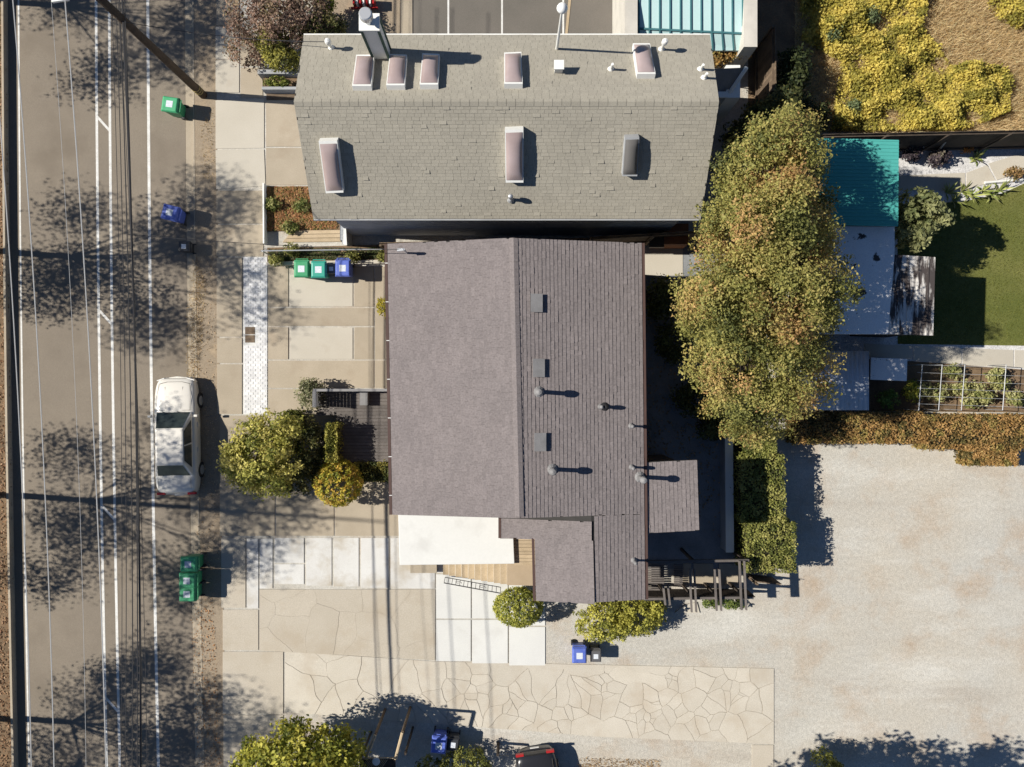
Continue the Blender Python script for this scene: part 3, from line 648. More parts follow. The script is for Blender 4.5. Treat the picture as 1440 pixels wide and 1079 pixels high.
MB().prism([W(1020,612,.9),W(1030,612,.9),W(1031,776,.9),W(1021,776,.9)], 0, .85).build('wall', STUC, bw); MB().prism([W(1019.5,611,.9),W(1030.5,611,.9),W(1032,777,.9),W(1021,777,.9)], .853, .92).build('cap', WHITE, bw)
random.seed(43)
for px, py, rx, ry, lab in ((930,420,18,30,'dark shrub close to the sunlit patch in the shade under the big tree'), (945,480,22,30,'dark leafy shrub against the shaded patio under the big tree'), (975,560,24,26,'dark shrub in the shade just before the end of the white capped wall'), (1000,600,20,18,'small dark shrub at the end of the white capped wall')):
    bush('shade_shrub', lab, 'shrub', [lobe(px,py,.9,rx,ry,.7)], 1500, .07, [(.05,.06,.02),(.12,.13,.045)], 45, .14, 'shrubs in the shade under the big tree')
litter('fallen_leaves', 'fallen leaves scattered over the shaded patio', [(905,400),(1015,400),(1015,760),(908,640)], 900, .05, [(.16,.11,.06),(.34,.24,.13)], .02)
# pergola at the south-east corner of the brown house
pg = thing('pergola', 'dark timber pergola with paired beams beside the gravel yard', 'pergola', W(980,820,0)); hP = 2.35
for py in (789, 841):
    a, b = W(905,py+2,hP), W(1052,py,hP); MB().obox(a, (b-a).normalized(), Vector((0,1,0)), (0,0,1), (b-a).length, .09, .14).build('beam', WOODG, pg)
for px, y0, y1 in ((931,823,850),(968,800,860),(1003,800,858),(1038,788,857)):
    for k in (0, 6.5):
        a, b = W(px+k,y0,hP+.15), W(px+k+3,y1,hP+.15); MB().obox(b, (a-b).normalized(), Vector((1,0,0)), (0,0,1), (a-b).length, .06, .13).build('rafter', WOODG, pg)
for px, py in ((909,841),(940,842),(976,842),(1011,842),(1048,841),(909,790),(976,790),(1048,789)):
    p = W(px, py, hP); MB().box(p.x-.05, p.x+.05, p.y-.05, p.y+.05, 0, hP-.002).build('post', WOODD, pg)
for k in range(15):
    py = 793 + k*3.3; p, q = W(908,py,.32), W(934 if k < 14 else 950,py,.32); MB().box(p.x, q.x, p.y-.035, p.y+.035, .26, .32).build('slat', WOODG, pg)
for k in range(12):
    py = 795 + k*2.6; p, q = W(948,py,.32), W(960,py,.32); MB().box(p.x, q.x, p.y-.026, p.y+.026, .26, .32).build('slat', WOODG, pg)
slab_set('pergola_floor', 'tan concrete slabs under the pergola', 'paving', CONC, [R(960,972,792,824), R(975,1003,792,824), R(1010,1038,792,823)], z=.05)
slab_set('step', 'pale concrete step at the pergola entrance', 'step', CONCL, [[(962,850),(980,846),(984,862),(948,862)]], z=.06)
for i, (px, c) in enumerate(((912,0),(1054,1))):
    a, b = (W(905,829,0), W(1050,829,0)) if i == 0 else (W(1051,808,0), W(1086,812,0))
    board_fence('slat_fence', ('dark slat fence closing the pergola towards the gravel', 'weathered slat fence at the end of the leafy hedge')[i], a, b, 1.2, WOODD if i == 0 else WOOD, .12, .022)
# deck in front of the brown house
dk = thing('front_deck', 'grey plank deck between the hedge and the brown house', 'deck', W(505,600,0)); hD = .55
for k in range(21):
    y = 551 + k*4.75; a = W(446 if y < 580 else 474, y, hD); b = W(562, y+4.3, hD); MB().box(a.x, b.x, b.y, a.y, hD-.04, hD).build('plank', WOODG, dk)
MB().prism(pp(*R(478,560,549,651)), 0, hD-.045).build('frame', WOODD, dk)
sc = thing('deck_screen', 'dark grey slatted screen wall at the corner of the deck', 'screen', W(490,548,0)); hs = 1.75
a, b, c = W(440,547,hs), W(552,546.5,hs), W(441,573,hs)
MB().box(a.x, b.x, a.y-.10, a.y, hs-.05, hs).build('top_rail', GREYP, sc); MB().box(a.x-.02, a.x+.13, c.y, a.y-.101, hs-.05, hs).build('top_rail', GREYP, sc)
for k in range(13): MB().box(a.x+.02, b.x-.3, a.y-.065, a.y-.035, .12+k*.125, .12+k*.125+.09).build('slat', GREYP, sc)
for k in range(13): MB().box(a.x+.03, a.x+.06, c.y+.02, a.y-.11, .12+k*.125, .12+k*.125+.09).build('slat', GREYP, sc)
for x in (a.x+.06, (a.x+b.x)/2, b.x-.4): MB().box(x-.04, x+.04, a.y-.11, a.y-.067, 0, hs-.051).build('post', GREYP, sc)
o = MB().box(W(506,0,.9).x, W(517,0,.9).x, W(0,570,.9).y, W(0,551,.9).y, hD, .95).build('deck_cabinet', GREYP); tag(o, 'small dark grey cabinet standing on the deck', 'cabinet')
# low walls, rail and wood path by the flower bed
fl = thing('flower_bed', 'reddish brown flower bed edged with a thin pale rail', 'flower bed', W(420,295,0))
MB().prism(pp((376,263),(500,262),(500,323),(376,326)), -.05, .06).build('soil', SOIL, fl); MB().prism(pp((373.5,261),(375.5,261),(376,345),(374,345)), -.05, .42).build('edging', WHITE, fl)
litter('ground_cover', 'rusty red ground cover leaves filling the flower bed', [(377,264),(470,263),(475,322),(377,325)], 4200, .05, [(.10,.12,.03),(.24,.11,.05),(.34,.17,.08),(.20,.17,.05)], .09)
wp = thing('wood_path', 'tan wooden boardwalk between flower bed and planting strip', 'path', W(445,332,0))
for k in range(3): MB().prism(pp((412-k*5,325+k*5.6),(480,324+k*5.6),(480,329+k*5.6),(408-k*5,330+k*5.6)), -.03, .07).build('plank', WOODT, wp)
gp = thing('gate_wall', 'short white end wall at the side passage', 'wall', W(486,330,0)); MB().prism(pp(*R(489,496,322,347)), 0, 1.5).build('wall', STUC, gp); MB().prism([W(480,313,1.55),W(486,313,1.55),W(488,345,1.55),W(481,344,1.55)], 1.5, 1.56).build('cap', WHITE, gp)
pw = thing('planting_strip', 'narrow planted strip with concrete kerb above the bins', 'planting bed', W(460,360,0))
MB().prism(pp((377,369.5),(575,366),(575,371),(377,374.5)), -.05, .22).build('kerb', CONCL, pw); MB().prism(pp((377,349),(575,344),(575,365.8),(377,369.2)), -.05, .10).build('soil', SOIL, pw)
hr = thing('metal_handrail', 'pale metal handrail beside the planting strip', 'handrail', W(400,352,0)); m = MB()
m.path([W(367,353,.95), W(400,352.5,.95), W(546,350.5,.95)], .025, 8); m.build('rail', METAL, hr)
for px in (368, 400, 450, 500): p = W(px, 352.5-(px-368)*.012, .95); MB().tube((p.x,p.y,0), p, .02, .02, 8).build('post', METAL, hr)
MB().tube(W(369,354,.93), W(389,364,.1), .02, .02, 8).build('brace', METAL, hr)
# terraced planters in front of the grey house
tp = thing('terraced_planter', 'two grey concrete planter walls stepping down by the grey house', 'planter', W(395,118,0))
for (x0, x1, ya, yb, h) in ((362,425,98,104,.55), (368,425,122,126,.5)): MB().prism([W(x0,ya,h),W(x1,ya,h),W(x1,yb,h),W(x0,yb,h)], -.05, h).build('wall', STUC, tp)
MB().prism(pp(*R(372,430,108,124)), -.05, .15).build('soil', SOIL, tp); MB().prism(pp(*R(375,430,127,141)), -.05, .04).build('step', WOOD, tp)
# ---- parking lot and teal roofed building at the top
tag(MB().prism(pp(*R(581,877,-200,140)), -.05, .012).build('parking_lot', ASPH2), 'dark grey asphalt parking lot behind the grey house', 'parking lot', kind='structure')
for x, w in ((630.5,2.5),(706,2.5),(792,2.5)): tag(MB().prism(pp((x-w/2,-200),(x+w/2,-200),(x+w/2,60),(x-w/2,60)), .012, .016).build('bay_line', PAINT), 'white bay line painted on the parking lot', 'road marking', 'parking bay lines', 'structure')
tag(MB().prism(pp((803,-40),(807,-40),(797,60),(793.5,60)), .012, .03).build('wheel_stop', WOODT), 'thin timber edging lying across the parking lot', 'edging', kind='structure')
tag(MB().prism(pp(*R(564,580,-200,100)), -.05, .05).build('path', CONC), 'narrow concrete path beside the parking lot', 'path', kind='structure')
random.seed(51)
tb = thing('teal_roofed_building', 'white building with pale teal standing seam metal roof', 'building', W(970,-10,0)); hT = 3.4; hT2 = 3.05
A0, A1, B0, B1, C0, C1 = W(898,-160,4.3), W(1043,-160,4.3), W(898,41,hT), W(1044,48,hT), W(899,72,hT2), W(1046,71,hT2)
roofslab([A0,B0,B1,A1], .1, TEAL, tb, 'upper_roof'); roofslab([B0,C0,C1,B1], .1, TEAL, tb, 'lower_roof')
for k in range(11):
    t = k/10
    for P, Q in ((A0.lerp(A1,t), B0.lerp(B1,t)), (B0.lerp(B1,t), C0.lerp(C1,t))):
        MB().obox(P + Vector((-.02,0,.0)), (Q-P).normalized(), Vector((1,0,0)), (0,0,1), (Q-P).length, .05, .06).build('seam', TEALD, tb)
MB().obox(B0 + Vector((0,-.03,.0)), (B1-B0).normalized(), (0,1,0), (0,0,1), (B1-B0).length, .07, .05).build('ridge_flashing', TEALD, tb)
for x0, x1, l in ((879,896.5,1),(1046,1065,0)): MB().prism([W(x0,-160,3.7),W(x1,-160,3.7),W(x1,52 if l else 66,3.7),W(x0,52 if l else 66,3.7)], 0, 3.7).build('parapet', CREAM, tb)
MB().prism([A0+Vector((0,0,0)),A1,C1+Vector((0,.15,0)),C0+Vector((0,.15,0))], 0, 2.9).build('wall', CREAM, tb)
dw = thing('stair_wall', 'white stucco stair wall behind the corner of the grey house', 'wall', W(1000,155,0))
p = W(1022,137,3.2); q = W(1050,97,4.2)
MB().add([(6.7,p.y,0),(p.x,p.y,0),(p.x,p.y,3.2),(6.7,p.y,3.2),(6.7,p.y+.2,0),(p.x,p.y+.2,0),(p.x,p.y+.2,3.2),(6.7,p.y+.2,3.2)], [(0,1,2,3),(4,7,6,5),(3,2,6,7),(0,4,5,1)]).build('wall', STUC, dw)  # grey stands in for the shade on this white wall's south face
MB().prism([(p.x-.02,p.y-.02),(p.x+.5,p.y-.02),(p.x+.5,p.y+1.2),(p.x-.02,p.y+1.2)], 0, 3.21).build('return_wall', WHITE, dw)
MB().box(6.7, p.x+.0, p.y-.03, p.y+.19, 3.205, 3.27).build('cap', WHITE, dw)
o = MB().add([W(1003,97,3.9),W(1050,95,3.9),W(1022,135,3.0),W(1008,138,3.0),W(1003,97,3.8),W(1050,95,3.8),W(1022,135,2.9),W(1008,138,2.9)], [(0,3,2,1),(4,5,6,7),(0,1,5,4),(1,2,6,5),(2,3,7,6),(3,0,4,7)]).build('shaded_wall_face', GREYP, dw)  # grey panel paints the roof's shade on the wall face
MB().tube(W(1050,95,3.95), W(1022,136,3.05), .07, .07, 6).build('sunlit_edge', WHITE, dw)  # white bar paints the sunlit end of the wall
a, b = W(1090,36,2.6), W(1091,150,2.6)
board_fence('board_fence', 'tall brown board fence at the edge of the ivy slope', a, b, 2.6, WOOD)
tag(MB().prism(pp(*R(1052,1130,-120,260)), -.05, .01).build('side_yard', SOIL), 'dark soil yard behind the grey house', 'ground', kind='structure')
bush('dry_vine', 'dry orange vine climbing over the wall below the teal roof', 'vine', [lobe(1010,80,2.6,22,8,.3), lobe(1040,72,2.6,16,8,.3), lobe(1000,88,2.4,14,7,.3)], 2600, .055, [(.12,.09,.03),(.34,.19,.06),(.22,.19,.06)], 90, .10)
# ---- back garden at the right
random.seed(61)
tag(MB().prism(pp((1118,-200),(1800,-200),(1800,192),(1118,186)), -.05, .012).build('slope', DRYG), 'dry brown slope behind the dark fence', 'ground', kind='structure')
def heightish(pts, amp=.5):
    x, y = pts[:, 0], pts[:, 1]; return amp*(np.sin(x*1.3+1)*np.cos(y*1.1+.4)+np.sin(x*2.7+y*1.9)*.5+1.2)*.4
g = scatter([(1118,-60),(1500,-60),(1500,190),(1118,186)], 52000)
blades('dry_grass', 'long dry straw grass covering the slope', 'grass', g, .32, .012, [(.34,.24,.115),(.52,.40,.22),(.60,.48,.29),(.42,.32,.16)])
ip = np.concatenate([scatter(P, n) for P, n in (([(1120,-60),(1310,-60),(1290,40),(1345,110),(1340,186),(1165,186),(1180,90),(1125,60)], 70000), ([(1330,95),(1412,100),(1415,160),(1350,185),(1320,180)], 15000), ([(1385,-60),(1500,-60),(1500,40),(1420,45),(1385,20)], 9000))])
f = np.sin(ip[:,0]*1.7+.4)*np.cos(ip[:,1]*1.4+1.1) + .6*np.sin(ip[:,0]*3.9+ip[:,1]*2.3) + .5*np.cos(ip[:,1]*4.7-ip[:,0]*1.9); f = f + RNG.normal(0, .35, len(f)); k = f > -.85; ip = ip[k]; f = np.maximum(f[k], -.3)
ip[:,2] = .06 + RNG.random(len(ip))**.5*(.22 + .30*(f+.35)); cid = (np.floor(ip[:,0]*2.6).astype(int)*37 + np.floor(ip[:,1]*2.6).astype(int)*13) % 499
tag(leafmesh('ivy', ip, RNG.normal(size=(len(ip),3))*.55 + np.array([-.2,0,.8]), .06, palette(len(ip), [(.17,.155,.03),(.35,.295,.06),(.48,.39,.09),(.41,.34,.08)], cid, 499)), 'yellow green ivy sprawling over the dry slope', 'ivy', kind='stuff')
for (px, py) in ((1227,22),(1172,50),(1200,150)): bush('fern_tuft', 'grey green feathery tuft among the yellow ivy', 'plant', [lobe(px,py,.5,9,8,.3)], 350, .05, [(.08,.11,.05),(.17,.20,.10)], 30, .08, 'feathery tufts in the ivy', stem=True)
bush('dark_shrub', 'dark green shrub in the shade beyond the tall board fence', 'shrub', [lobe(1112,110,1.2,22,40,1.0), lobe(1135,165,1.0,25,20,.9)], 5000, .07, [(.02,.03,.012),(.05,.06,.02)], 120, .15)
bush('leafy_shrub', 'olive shrub at the corner between grey house and big tree', 'shrub', [lobe(1098,150,2.6,20,20,1.2), lobe(1075,165,1.8,28,22,1.2), lobe(1045,190,1.2,28,25,1.0)], 6000, .07, [(.03,.04,.015),(.10,.10,.03),(.2,.17,.06)], 160, .14)
board_fence('dark_fence', 'dark stained board fence along the white gravel garden', W(1125,216,0), W(1520,208,0), 2.5, WOODD, .15)
tag(MB().prism(pp((1150,198),(1700,190),(1700,520),(1150,520)), -.05, .016).build('garden_ground', WGRAV), 'white gravel ground of the back garden', 'gravel', kind='structure')
slab_set('garden_path', 'pale concrete path curving past the white gravel', 'path', CONCL, [[(1263,247),(1357,243),(1357,268),(1263,270)], [(1358,243),(1388,232),(1400,255),(1358,268)], [(1389,231),(1500,196),(1500,222),(1401,254)]], z=.04)
lawn = tag(MB().prism(pp((1262,288),(1352,284),(1410,272),(1440,258),(1700,250),(1700,490),(1262,484)), -.05, .022).build('lawn', TURF), 'green lawn in the back garden', 'lawn', kind='structure')
blades('grass', 'short mown green grass of the lawn', 'grass', scatter([(1262,288),(1352,284),(1410,272),(1440,258),(1500,255),(1500,487),(1262,484)], 32000, .02), .05, .010, [(.09,.105,.02),(.14,.15,.03),(.17,.17,.04)])
slab_set('garden_path', 'straight pale concrete path between lawn and vegetable bed', 'path', CONCL, [[(1215,483),(1282,486),(1282,505),(1215,502)], [(1283,486),(1352,489),(1352,514),(1283,507)], [(1353,489),(1425,492),(1425,518),(1353,514)], [(1426,492),(1560,495),(1560,524),(1426,518)]], z=.04)
tag(MB().prism(pp((1222,508),(1282,508),(1440,520),(1600,524),(1600,582),(1222,578)), -.05, .03).build('vegetable_bed', SOIL), 'brown soil of the vegetable bed', 'soil', kind='structure')
# sheds
sd_ = thing('turquoise_shed', 'shed with flat turquoise sheet roof shaded by the big tree', 'shed', W(1180,275,0)); h = 4.1
q = [W(1150,194,h), W(1264,197,h), W(1263,318,h), W(1150,316,h)]; MB().prism(q, h-.08, h).build('roof', TURQ, sd_)
for k in range(24):
    a, b = q[0].lerp(q[3], (k+.5)/24), q[1].lerp(q[2], (k+.5)/24); MB().obox(a, (b-a).normalized(), (0,1,0), (0,0,1), (b-a).length, .025, .022).build('rib', TURQ, sd_)
MB().prism([p + (sum(q, Vector())/4 - p).normalized()*.2 for p in q], 0, h-.08).build('wall', CREAM, sd_)
s2 = thing('white_roof_shed', 'shed with peeling white coated flat roof next to the turquoise roof', 'shed', W(1180,400,0)); h = 3.7
q = [W(1150,318,h), W(1258,319,h), W(1258,358,h), W(1249,470,h), W(1150,470,h)]; MB().prism(q, h-.1, h).build('roof', PEEL, s2)
MB().prism([p + (sum(q, Vector())/5 - p).normalized()*.18 for p in q], 0, h-.1).build('wall', CREAM, s2)
s3 = thing('streaked_roof_shed', 'small shed with dark roof streaked white standing by the lawn', 'shed', W(1260,415,0)); h = 3.6
q = [W(1250,358,h), W(1315,362,h), W(1312,472,h), W(1250,470,h)]; MB().prism(q, h-.1, h+.02).build('roof', STREAK, s3)
MB().prism([p + (sum(q, Vector())/4 - p).normalized()*.15 for p in q], 0, h-.1).build('wall', WOODD, s3)
for k in range(4):
    a, b = q[0].lerp(q[1], (k+.8)/4.6), q[3].lerp(q[2], (k+.8)/4.6); MB().obox(a+Vector((0,0,.02)), (b-a).normalized(), (1,0,0), (0,0,1), (b-a).length, .06, .03).build('batten', STREAK, s3)
s4 = thing('corrugated_shed', 'low shed with blue grey corrugated metal roof under the big tree', 'shed', W(1180,535,0)); h = 2.6
m = MB(); a, b = W(1120,494,h), W(1222,500,h); c = W(1120,577,h); n = 48; yv0, yv1 = a.y, c.y
for k in range(n+1):
    x = a.x + (b.x-a.x)*k/n; z = h + .02*math.sin(k*math.pi/1.5); m.v += [Vector((x, yv0, z)), Vector((x, yv1, z))]
m.f = [(2*k, 2*k+1, 2*k+3, 2*k+2) for k in range(n)]; o = m.build('roof', CORR, s4, smooth=True); o.modifiers.new('solid', 'SOLIDIFY').thickness = .012
MB().box(a.x+.15, b.x-.12, c.y+.12, a.y-.12, 0, h-.06).build('wall', WOODD, s4)
s5 = thing('storage_box', 'white topped storage box beside the corrugated shed', 'box', W(1248,520,0)); h = 1.5
MB().prism([W(1225,503,h),W(1276,505,h),W(1275,536,h),W(1224,534,h)], h-.06, h).build('lid', PEEL, s5); MB().prism([W(1227,505,h),W(1274,507,h),W(1273,534,h),W(1226,532,h)], 0, h-.06).build('body', WOODD, s5)
# wire trellis over the vegetable bed
tr = thing('wire_trellis', 'white stake and wire trellis over the vegetable bed', 'trellis', W(1360,548,0)); hh = 1.3
for px in (1296, 1324, 1356, 1414): 
    a, b = W(px+1,513,hh), W(px-4,577,hh); MB().path([a, b], .016, 5).build('stake', METAL, tr)
    for p in (a, b): MB().tube((p.x,p.y,0), p, .014, .014, 5).build('stake', METAL, tr)
m = MB()
for k in range(6): MB().path([W(1290,513+k*11,hh), W(1470,519+k*11,hh)], .006, 4).build('wire', WIREP, tr)
for i, (px, py, r, c) in enumerate(((1338,522,9,0),(1350,545,11,0),(1320,552,13,1),(1372,548,14,0),(1385,560,10,1),(1405,540,9,0),(1295,548,9,1),(1425,560,10,1),(1362,565,8,0),(1398,525,7,1))):
    bush('vegetable_plant', 'pale leafy vegetable plant growing in the trellis bed', 'plant', [lobe(px,py,.5,r,r*.8,.35)], 420, .06, [(.10,.12,.03),(.28,.27,.10),(.38,.36,.18)], 25, .09, 'vegetable plants in the trellis bed')
bush('vegetable_plant', 'bright green young plant beside the storage box', 'plant', [lobe(1250,562,.6,13,12,.35)], 700, .05, [(.09,.15,.03),(.22,.28,.06)], 40, .07)
bush('vegetable_plant', 'yellow green bush at the corner of the vegetable bed', 'plant', [lobe(1282,550,.6,11,14,.4)], 700, .05, [(.16,.17,.02),(.34,.32,.05)], 40, .07)
bush('round_shrub', 'pale olive shrub with rosette leaves at the lawn corner', 'shrub', [lobe(1290,297,3.3,24,28,1.0), lobe(1312,312,3.1,18,14,.7), lobe(1282,330,3.2,18,20,.8), lobe(1285,278,3.2,16,14,.7), lobe(1290,305,1.8,20,22,1.2)], 3600, .10, [(.07,.085,.03),(.19,.20,.085),(.28,.28,.13)], 70, .13)
def spiky(name, label, px, py, r, n, cols, group=None, h=.45, w=.035):
    b = W(px, py); t = thing(name, label, 'plant', b, group); r /= PXM
    for k in range(n):
        a = random.uniform(0, 6.28); e = random.uniform(.2, 1.2); d = Vector((math.cos(a)*math.cos(e), math.sin(a)*math.cos(e), math.sin(e))); s = Vector((-math.sin(a), math.cos(a), 0))*w; L = r*random.uniform(.8,1.25)/max(.35, math.cos(e))*.8; L = min(L, h*2)
        tip = b + d*L - Vector((0,0,.12*L)); mid = b + d*L*.55 + Vector((0,0,.05))
        o = MB().add([b-s*.6, b+s*.6, mid+s, tip, mid-s, mid+Vector((0,0,-.03))], [(0,1,2,4),(4,2,3),(0,5,1),(5,3,2)]).build('leaf', cols[k % len(cols)], t)
    return t
AG = [glossy('aloe_leaf', (.17,.21,.045), .5), glossy('aloe_leaf_light', (.32,.34,.10), .5), glossy('aloe_leaf_dull', (.20,.20,.08), .5)]
spiky('yucca', 'yellow green spiky yucca on the white gravel', 1371, 224, 13, 26, AG)
for px, py in ((1330,272),(1340,283),(1352,270),(1363,276),(1380,270),(1392,276),(1404,268)): spiky('aloe', 'long leaved green aloe at the edge of the lawn', px, py, 16, 13, AG, 'aloes along the lawn edge', .55)
for i, (px, py) in enumerate(((1322,222),(1281,216))): bush('dark_succulent', ('dark purple succulent clump on white gravel beside the bent pipe frame', 'dark succulent with pale rosette next to the turquoise roof')[i], 'plant', [lobe(px,py,.4,13,11,.35)], 700, .06, [(.03,.025,.03),(.08,.06,.07),(.16,.14,.10)], 40, .06)
bush('dry_succulent', 'orange brown dry plant in the gravel by the path', 'plant', [lobe(1425,245,.3,12,9,.25)], 500, .05, [(.15,.12,.04),(.30,.18,.08)], 30, .06); bush('dry_succulent', 'rust coloured mound at the foot of the pipe frame', 'plant', [lobe(1361,208,.3,8,6,.22)], 350, .04, [(.28,.12,.03),(.36,.18,.05)], 20, .05)
for q, lab in (([(1318,214,.1),(1334,194,1.5),(1380,190,1.5),(1368,209,.1)], 'bent pale pipe frame leaning by the dark fence'), ([(1264,200,.2),(1275,188,1.5),(1300,193,1.5),(1298,212,.1)], 'pale pipe frame next to the turquoise roof')):
    o = MB().path([W(*p) for p in q], .045, 8).build('pipe_frame', CREAM); tag(o, lab, 'frame')
tag(MB().path([W(1385,257,.1), W(1445,252,.1)], .06, 6).build('edging_pole', WHITE), 'white pole edging the lawn by the path', 'edging')

# ------------------------------------------------------------------ trees, hedges and bushes
random.seed(71)
bt = [lobe(1085,240,6.2,74,64,1.9), lobe(1072,330,6.4,90,72,2.4), lobe(1068,425,6.2,112,84,2.5), lobe(1072,508,5.6,102,66,2.0), lobe(1055,572,3.8,62,40,1.3), lobe(1108,188,5.4,36,28,1.1), lobe(1000,430,4.6,44,60,1.4), lobe(1120,300,5.6,40,50,1.3), lobe(1030,300,5.6,46,56,1.5), lobe(1130,400,5.4,58,70,1.6)]
bt0 = list(bt)
for l in bt0:
    for k in range(4):
        d = Vector((random.gauss(0,1), random.gauss(0,1), random.gauss(.5,.6))).normalized(); q = random.uniform(.28,.48)
        bt.append((l[0]+d.x*l[3]*.85, l[1]+d.y*l[4]*.85, l[2]+d.z*l[5]*.85, l[3]*q, l[4]*q, l[5]*q))
tree('big_tree', 'large olive and rust coloured tree behind the brown house', (8.5, 3.3), 7.5, bt, 140000, .052, [(.07,.08,.025),(.18,.18,.05),(.26,.235,.07),(.31,.255,.085),(.37,.225,.095)], 1100, .20, trunk_r=.24, inner=.55, patch=True)
hedge_c = [(.08,.095,.025),(.21,.215,.055),(.32,.30,.10)]
def hedge(name, label, boxes, n, size, cols, sig=.04, cat='hedge'):
    """clipped hedge: leaves over the top and sides of boxes (x0,x1,y0,y1,h) given in displayed px at height h"""
    p = W((boxes[0][0]+boxes[0][1])/2, (boxes[0][2]+boxes[0][3])/2, boxes[0][4]); t = thing(name, label, cat, (p.x, p.y, 0)); C, Nn = [], []
    area = [(b[1]-b[0]+70)*(b[3]-b[2]+70) for b in boxes]; core = MB()
    for b, ar in zip(boxes, area):
        k = int(n*ar/sum(area)); q0, q1 = W(b[0], b[3], b[4]), W(b[1], b[2], b[4]); lo = np.array([q0.x, q0.y, .05]); hi = np.array([q1.x, q1.y, b[4]])
        c = lo + (hi-lo)*RNG.random((k, 3)); nr = RNG.normal(size=(k, 3))*.5
        face = RNG.choice(5, k, p=[.45,.14,.14,.13,.14])
        for f, (ax, val, sg) in enumerate(((2,hi[2],1),(0,lo[0],-1),(0,hi[0],1),(1,lo[1],-1),(1,hi[1],1))):
            s = face == f; c[s, ax] = val + RNG.normal(0, sig*1.2, s.sum()) - sg*RNG.random(s.sum())*.10; nr[s, ax] += sg*.8
        c[:, 2] += .05*np.sin(c[:, 0]*3.1)*np.cos(c[:, 1]*2.7); C.append(c); Nn.append(nr)
        core.box(lo[0]+.14, hi[0]-.14, lo[1]+.14, hi[1]-.14, 0, hi[2]-.16)
    c = np.concatenate(C); cid = (np.floor(c[:, 0]*3.3).astype(int)*31 + np.floor(c[:, 1]*3.3).astype(int)*17) % 211
    leafmesh('foliage', c, np.concatenate(Nn), size, palette(len(c), cols, cid, 211), t); core.build('branches', TWIG, t); return t
TWIG = pm('twig_core', (.03,.028,.015), (.02,.018,.01), 6, .95)
hedge('clipped_hedge', 'clipped green hedge between the shaded patio and the gravel yard', [(1050,1092,605,640,1.9),(1042,1105,640,735,1.95),(1050,1120,735,806,2.0)], 15000, .05, hedge_c)
hedge('long_hedge', 'long rust brown hedge below the vegetable bed', [(1118,1300,580,624,1.1),(1300,1460,584,632,1.1),(1362,1432,632,655,1.0)], 24000, .05, [(.10,.085,.03),(.28,.17,.06),(.36,.22,.085),(.22,.18,.055)])
hedge('column_hedge', 'narrow yellow green hedge at the west end of the deck', [(457,474,597,650,1.7)], 2600, .045, [(.10,.11,.02),(.26,.25,.05),(.36,.32,.08)])
hedge('low_hedge', 'dark green low hedge along the south side of the deck', [(500,560,650,678,.8)], 2600, .05, [(.03,.04,.012),(.10,.10,.025),(.20,.17,.04)])
hedge('dark_hedge', 'dark green hedge top beside the big round bush', [(398,420,578,612,1.3)], 1500, .05, [(.04,.05,.015),(.13,.14,.03)])
bush('large_bush', 'large green and yellow bush beside the pavement', 'bush', [lobe(370,640,1.8,52,52,1.3), lobe(345,650,1.5,34,36,1.0), lobe(390,610,1.7,38,32,1.0), lobe(375,675,1.4,40,24,.9)], 13000, .065, [(.10,.115,.025),(.27,.27,.06),(.42,.38,.10),(.46,.40,.14)], 240, .14)
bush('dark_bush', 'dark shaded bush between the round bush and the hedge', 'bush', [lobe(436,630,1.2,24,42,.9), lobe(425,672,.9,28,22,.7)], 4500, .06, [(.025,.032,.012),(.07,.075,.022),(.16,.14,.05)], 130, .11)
bush('round_bush', 'round yellow tinged bush clipped into a ball by the deck', 'bush', [lobe(476,679,1.1,33,32,.95)], 7000, .045, [(.14,.16,.025),(.33,.31,.045),(.46,.36,.05),(.42,.26,.06)], 600, .045, inner=.88)
bush('ball_topiary', 'dense green ball shaped bush at the foot of the stairs', 'bush', [lobe(729,854,.9,34,26,.85)], 8000, .04, [(.12,.14,.03),(.27,.275,.05),(.38,.36,.08)], 700, .04, inner=.9)
bush('flowering_bush', 'bright yellow green spreading bush along the south wall', 'bush', [lobe(850,874,.85,42,27,.7), lobe(893,868,.8,38,24,.6), lobe(920,858,.7,16,11,.5)], 9000, .055, [(.11,.12,.025),(.30,.29,.055),(.42,.39,.09),(.35,.33,.07)], 280, .08, inner=.6)
for px, rx, lab in ((1000,12,'smaller green plant in front of the pergola beside the pale step'), (1030,16,'wider green plant in front of the pergola towards the hedge')):
    bush('gate_plant', lab, 'plant', [lobe(px,848.5,.25,rx,6,.2)], 450, .05, [(.05,.08,.02),(.17,.20,.05)], 22, .06, 'plants in front of the pergola')
bush('yellow_ball_bush', 'small yellow bush against the west wall of the brown house', 'bush', [lobe(545,432,1.2,13,16,.6)], 1500, .04, [(.13,.12,.015),(.32,.26,.03)], 80, .05, inner=.8)
bush('feathery_plant', 'pale feathery plant outside the screen wall', 'plant', [lobe(436,553,.8,17,19,.6)], 1900, .05, [(.07,.08,.04),(.19,.19,.10),(.30,.28,.17)], 60, .10)
for px, py, r, lab in ((410,352,12,'small green shrub at the foot of the handrail'), (497,360,9,'yellow green shrub in the planting strip above the blue bin'), (540,361,7,'small yellow shrub by the corner of the brown house'), (388,366,9,'low weedy plant at the street end of the planting strip')):
    bush('small_shrub', lab, 'shrub', [lobe(px,py,.4,r,r*.75,.35)], 700, .04, [(.06,.07,.02),(.19,.19,.05),(.30,.29,.09)], 35, .06)
litter('ground_cover', 'dark green ground cover filling the planting strip above the bins', [(380,352),(545,349),(545,364),(380,368)], 1600, .045, [(.03,.04,.012),(.08,.09,.03)], .14)
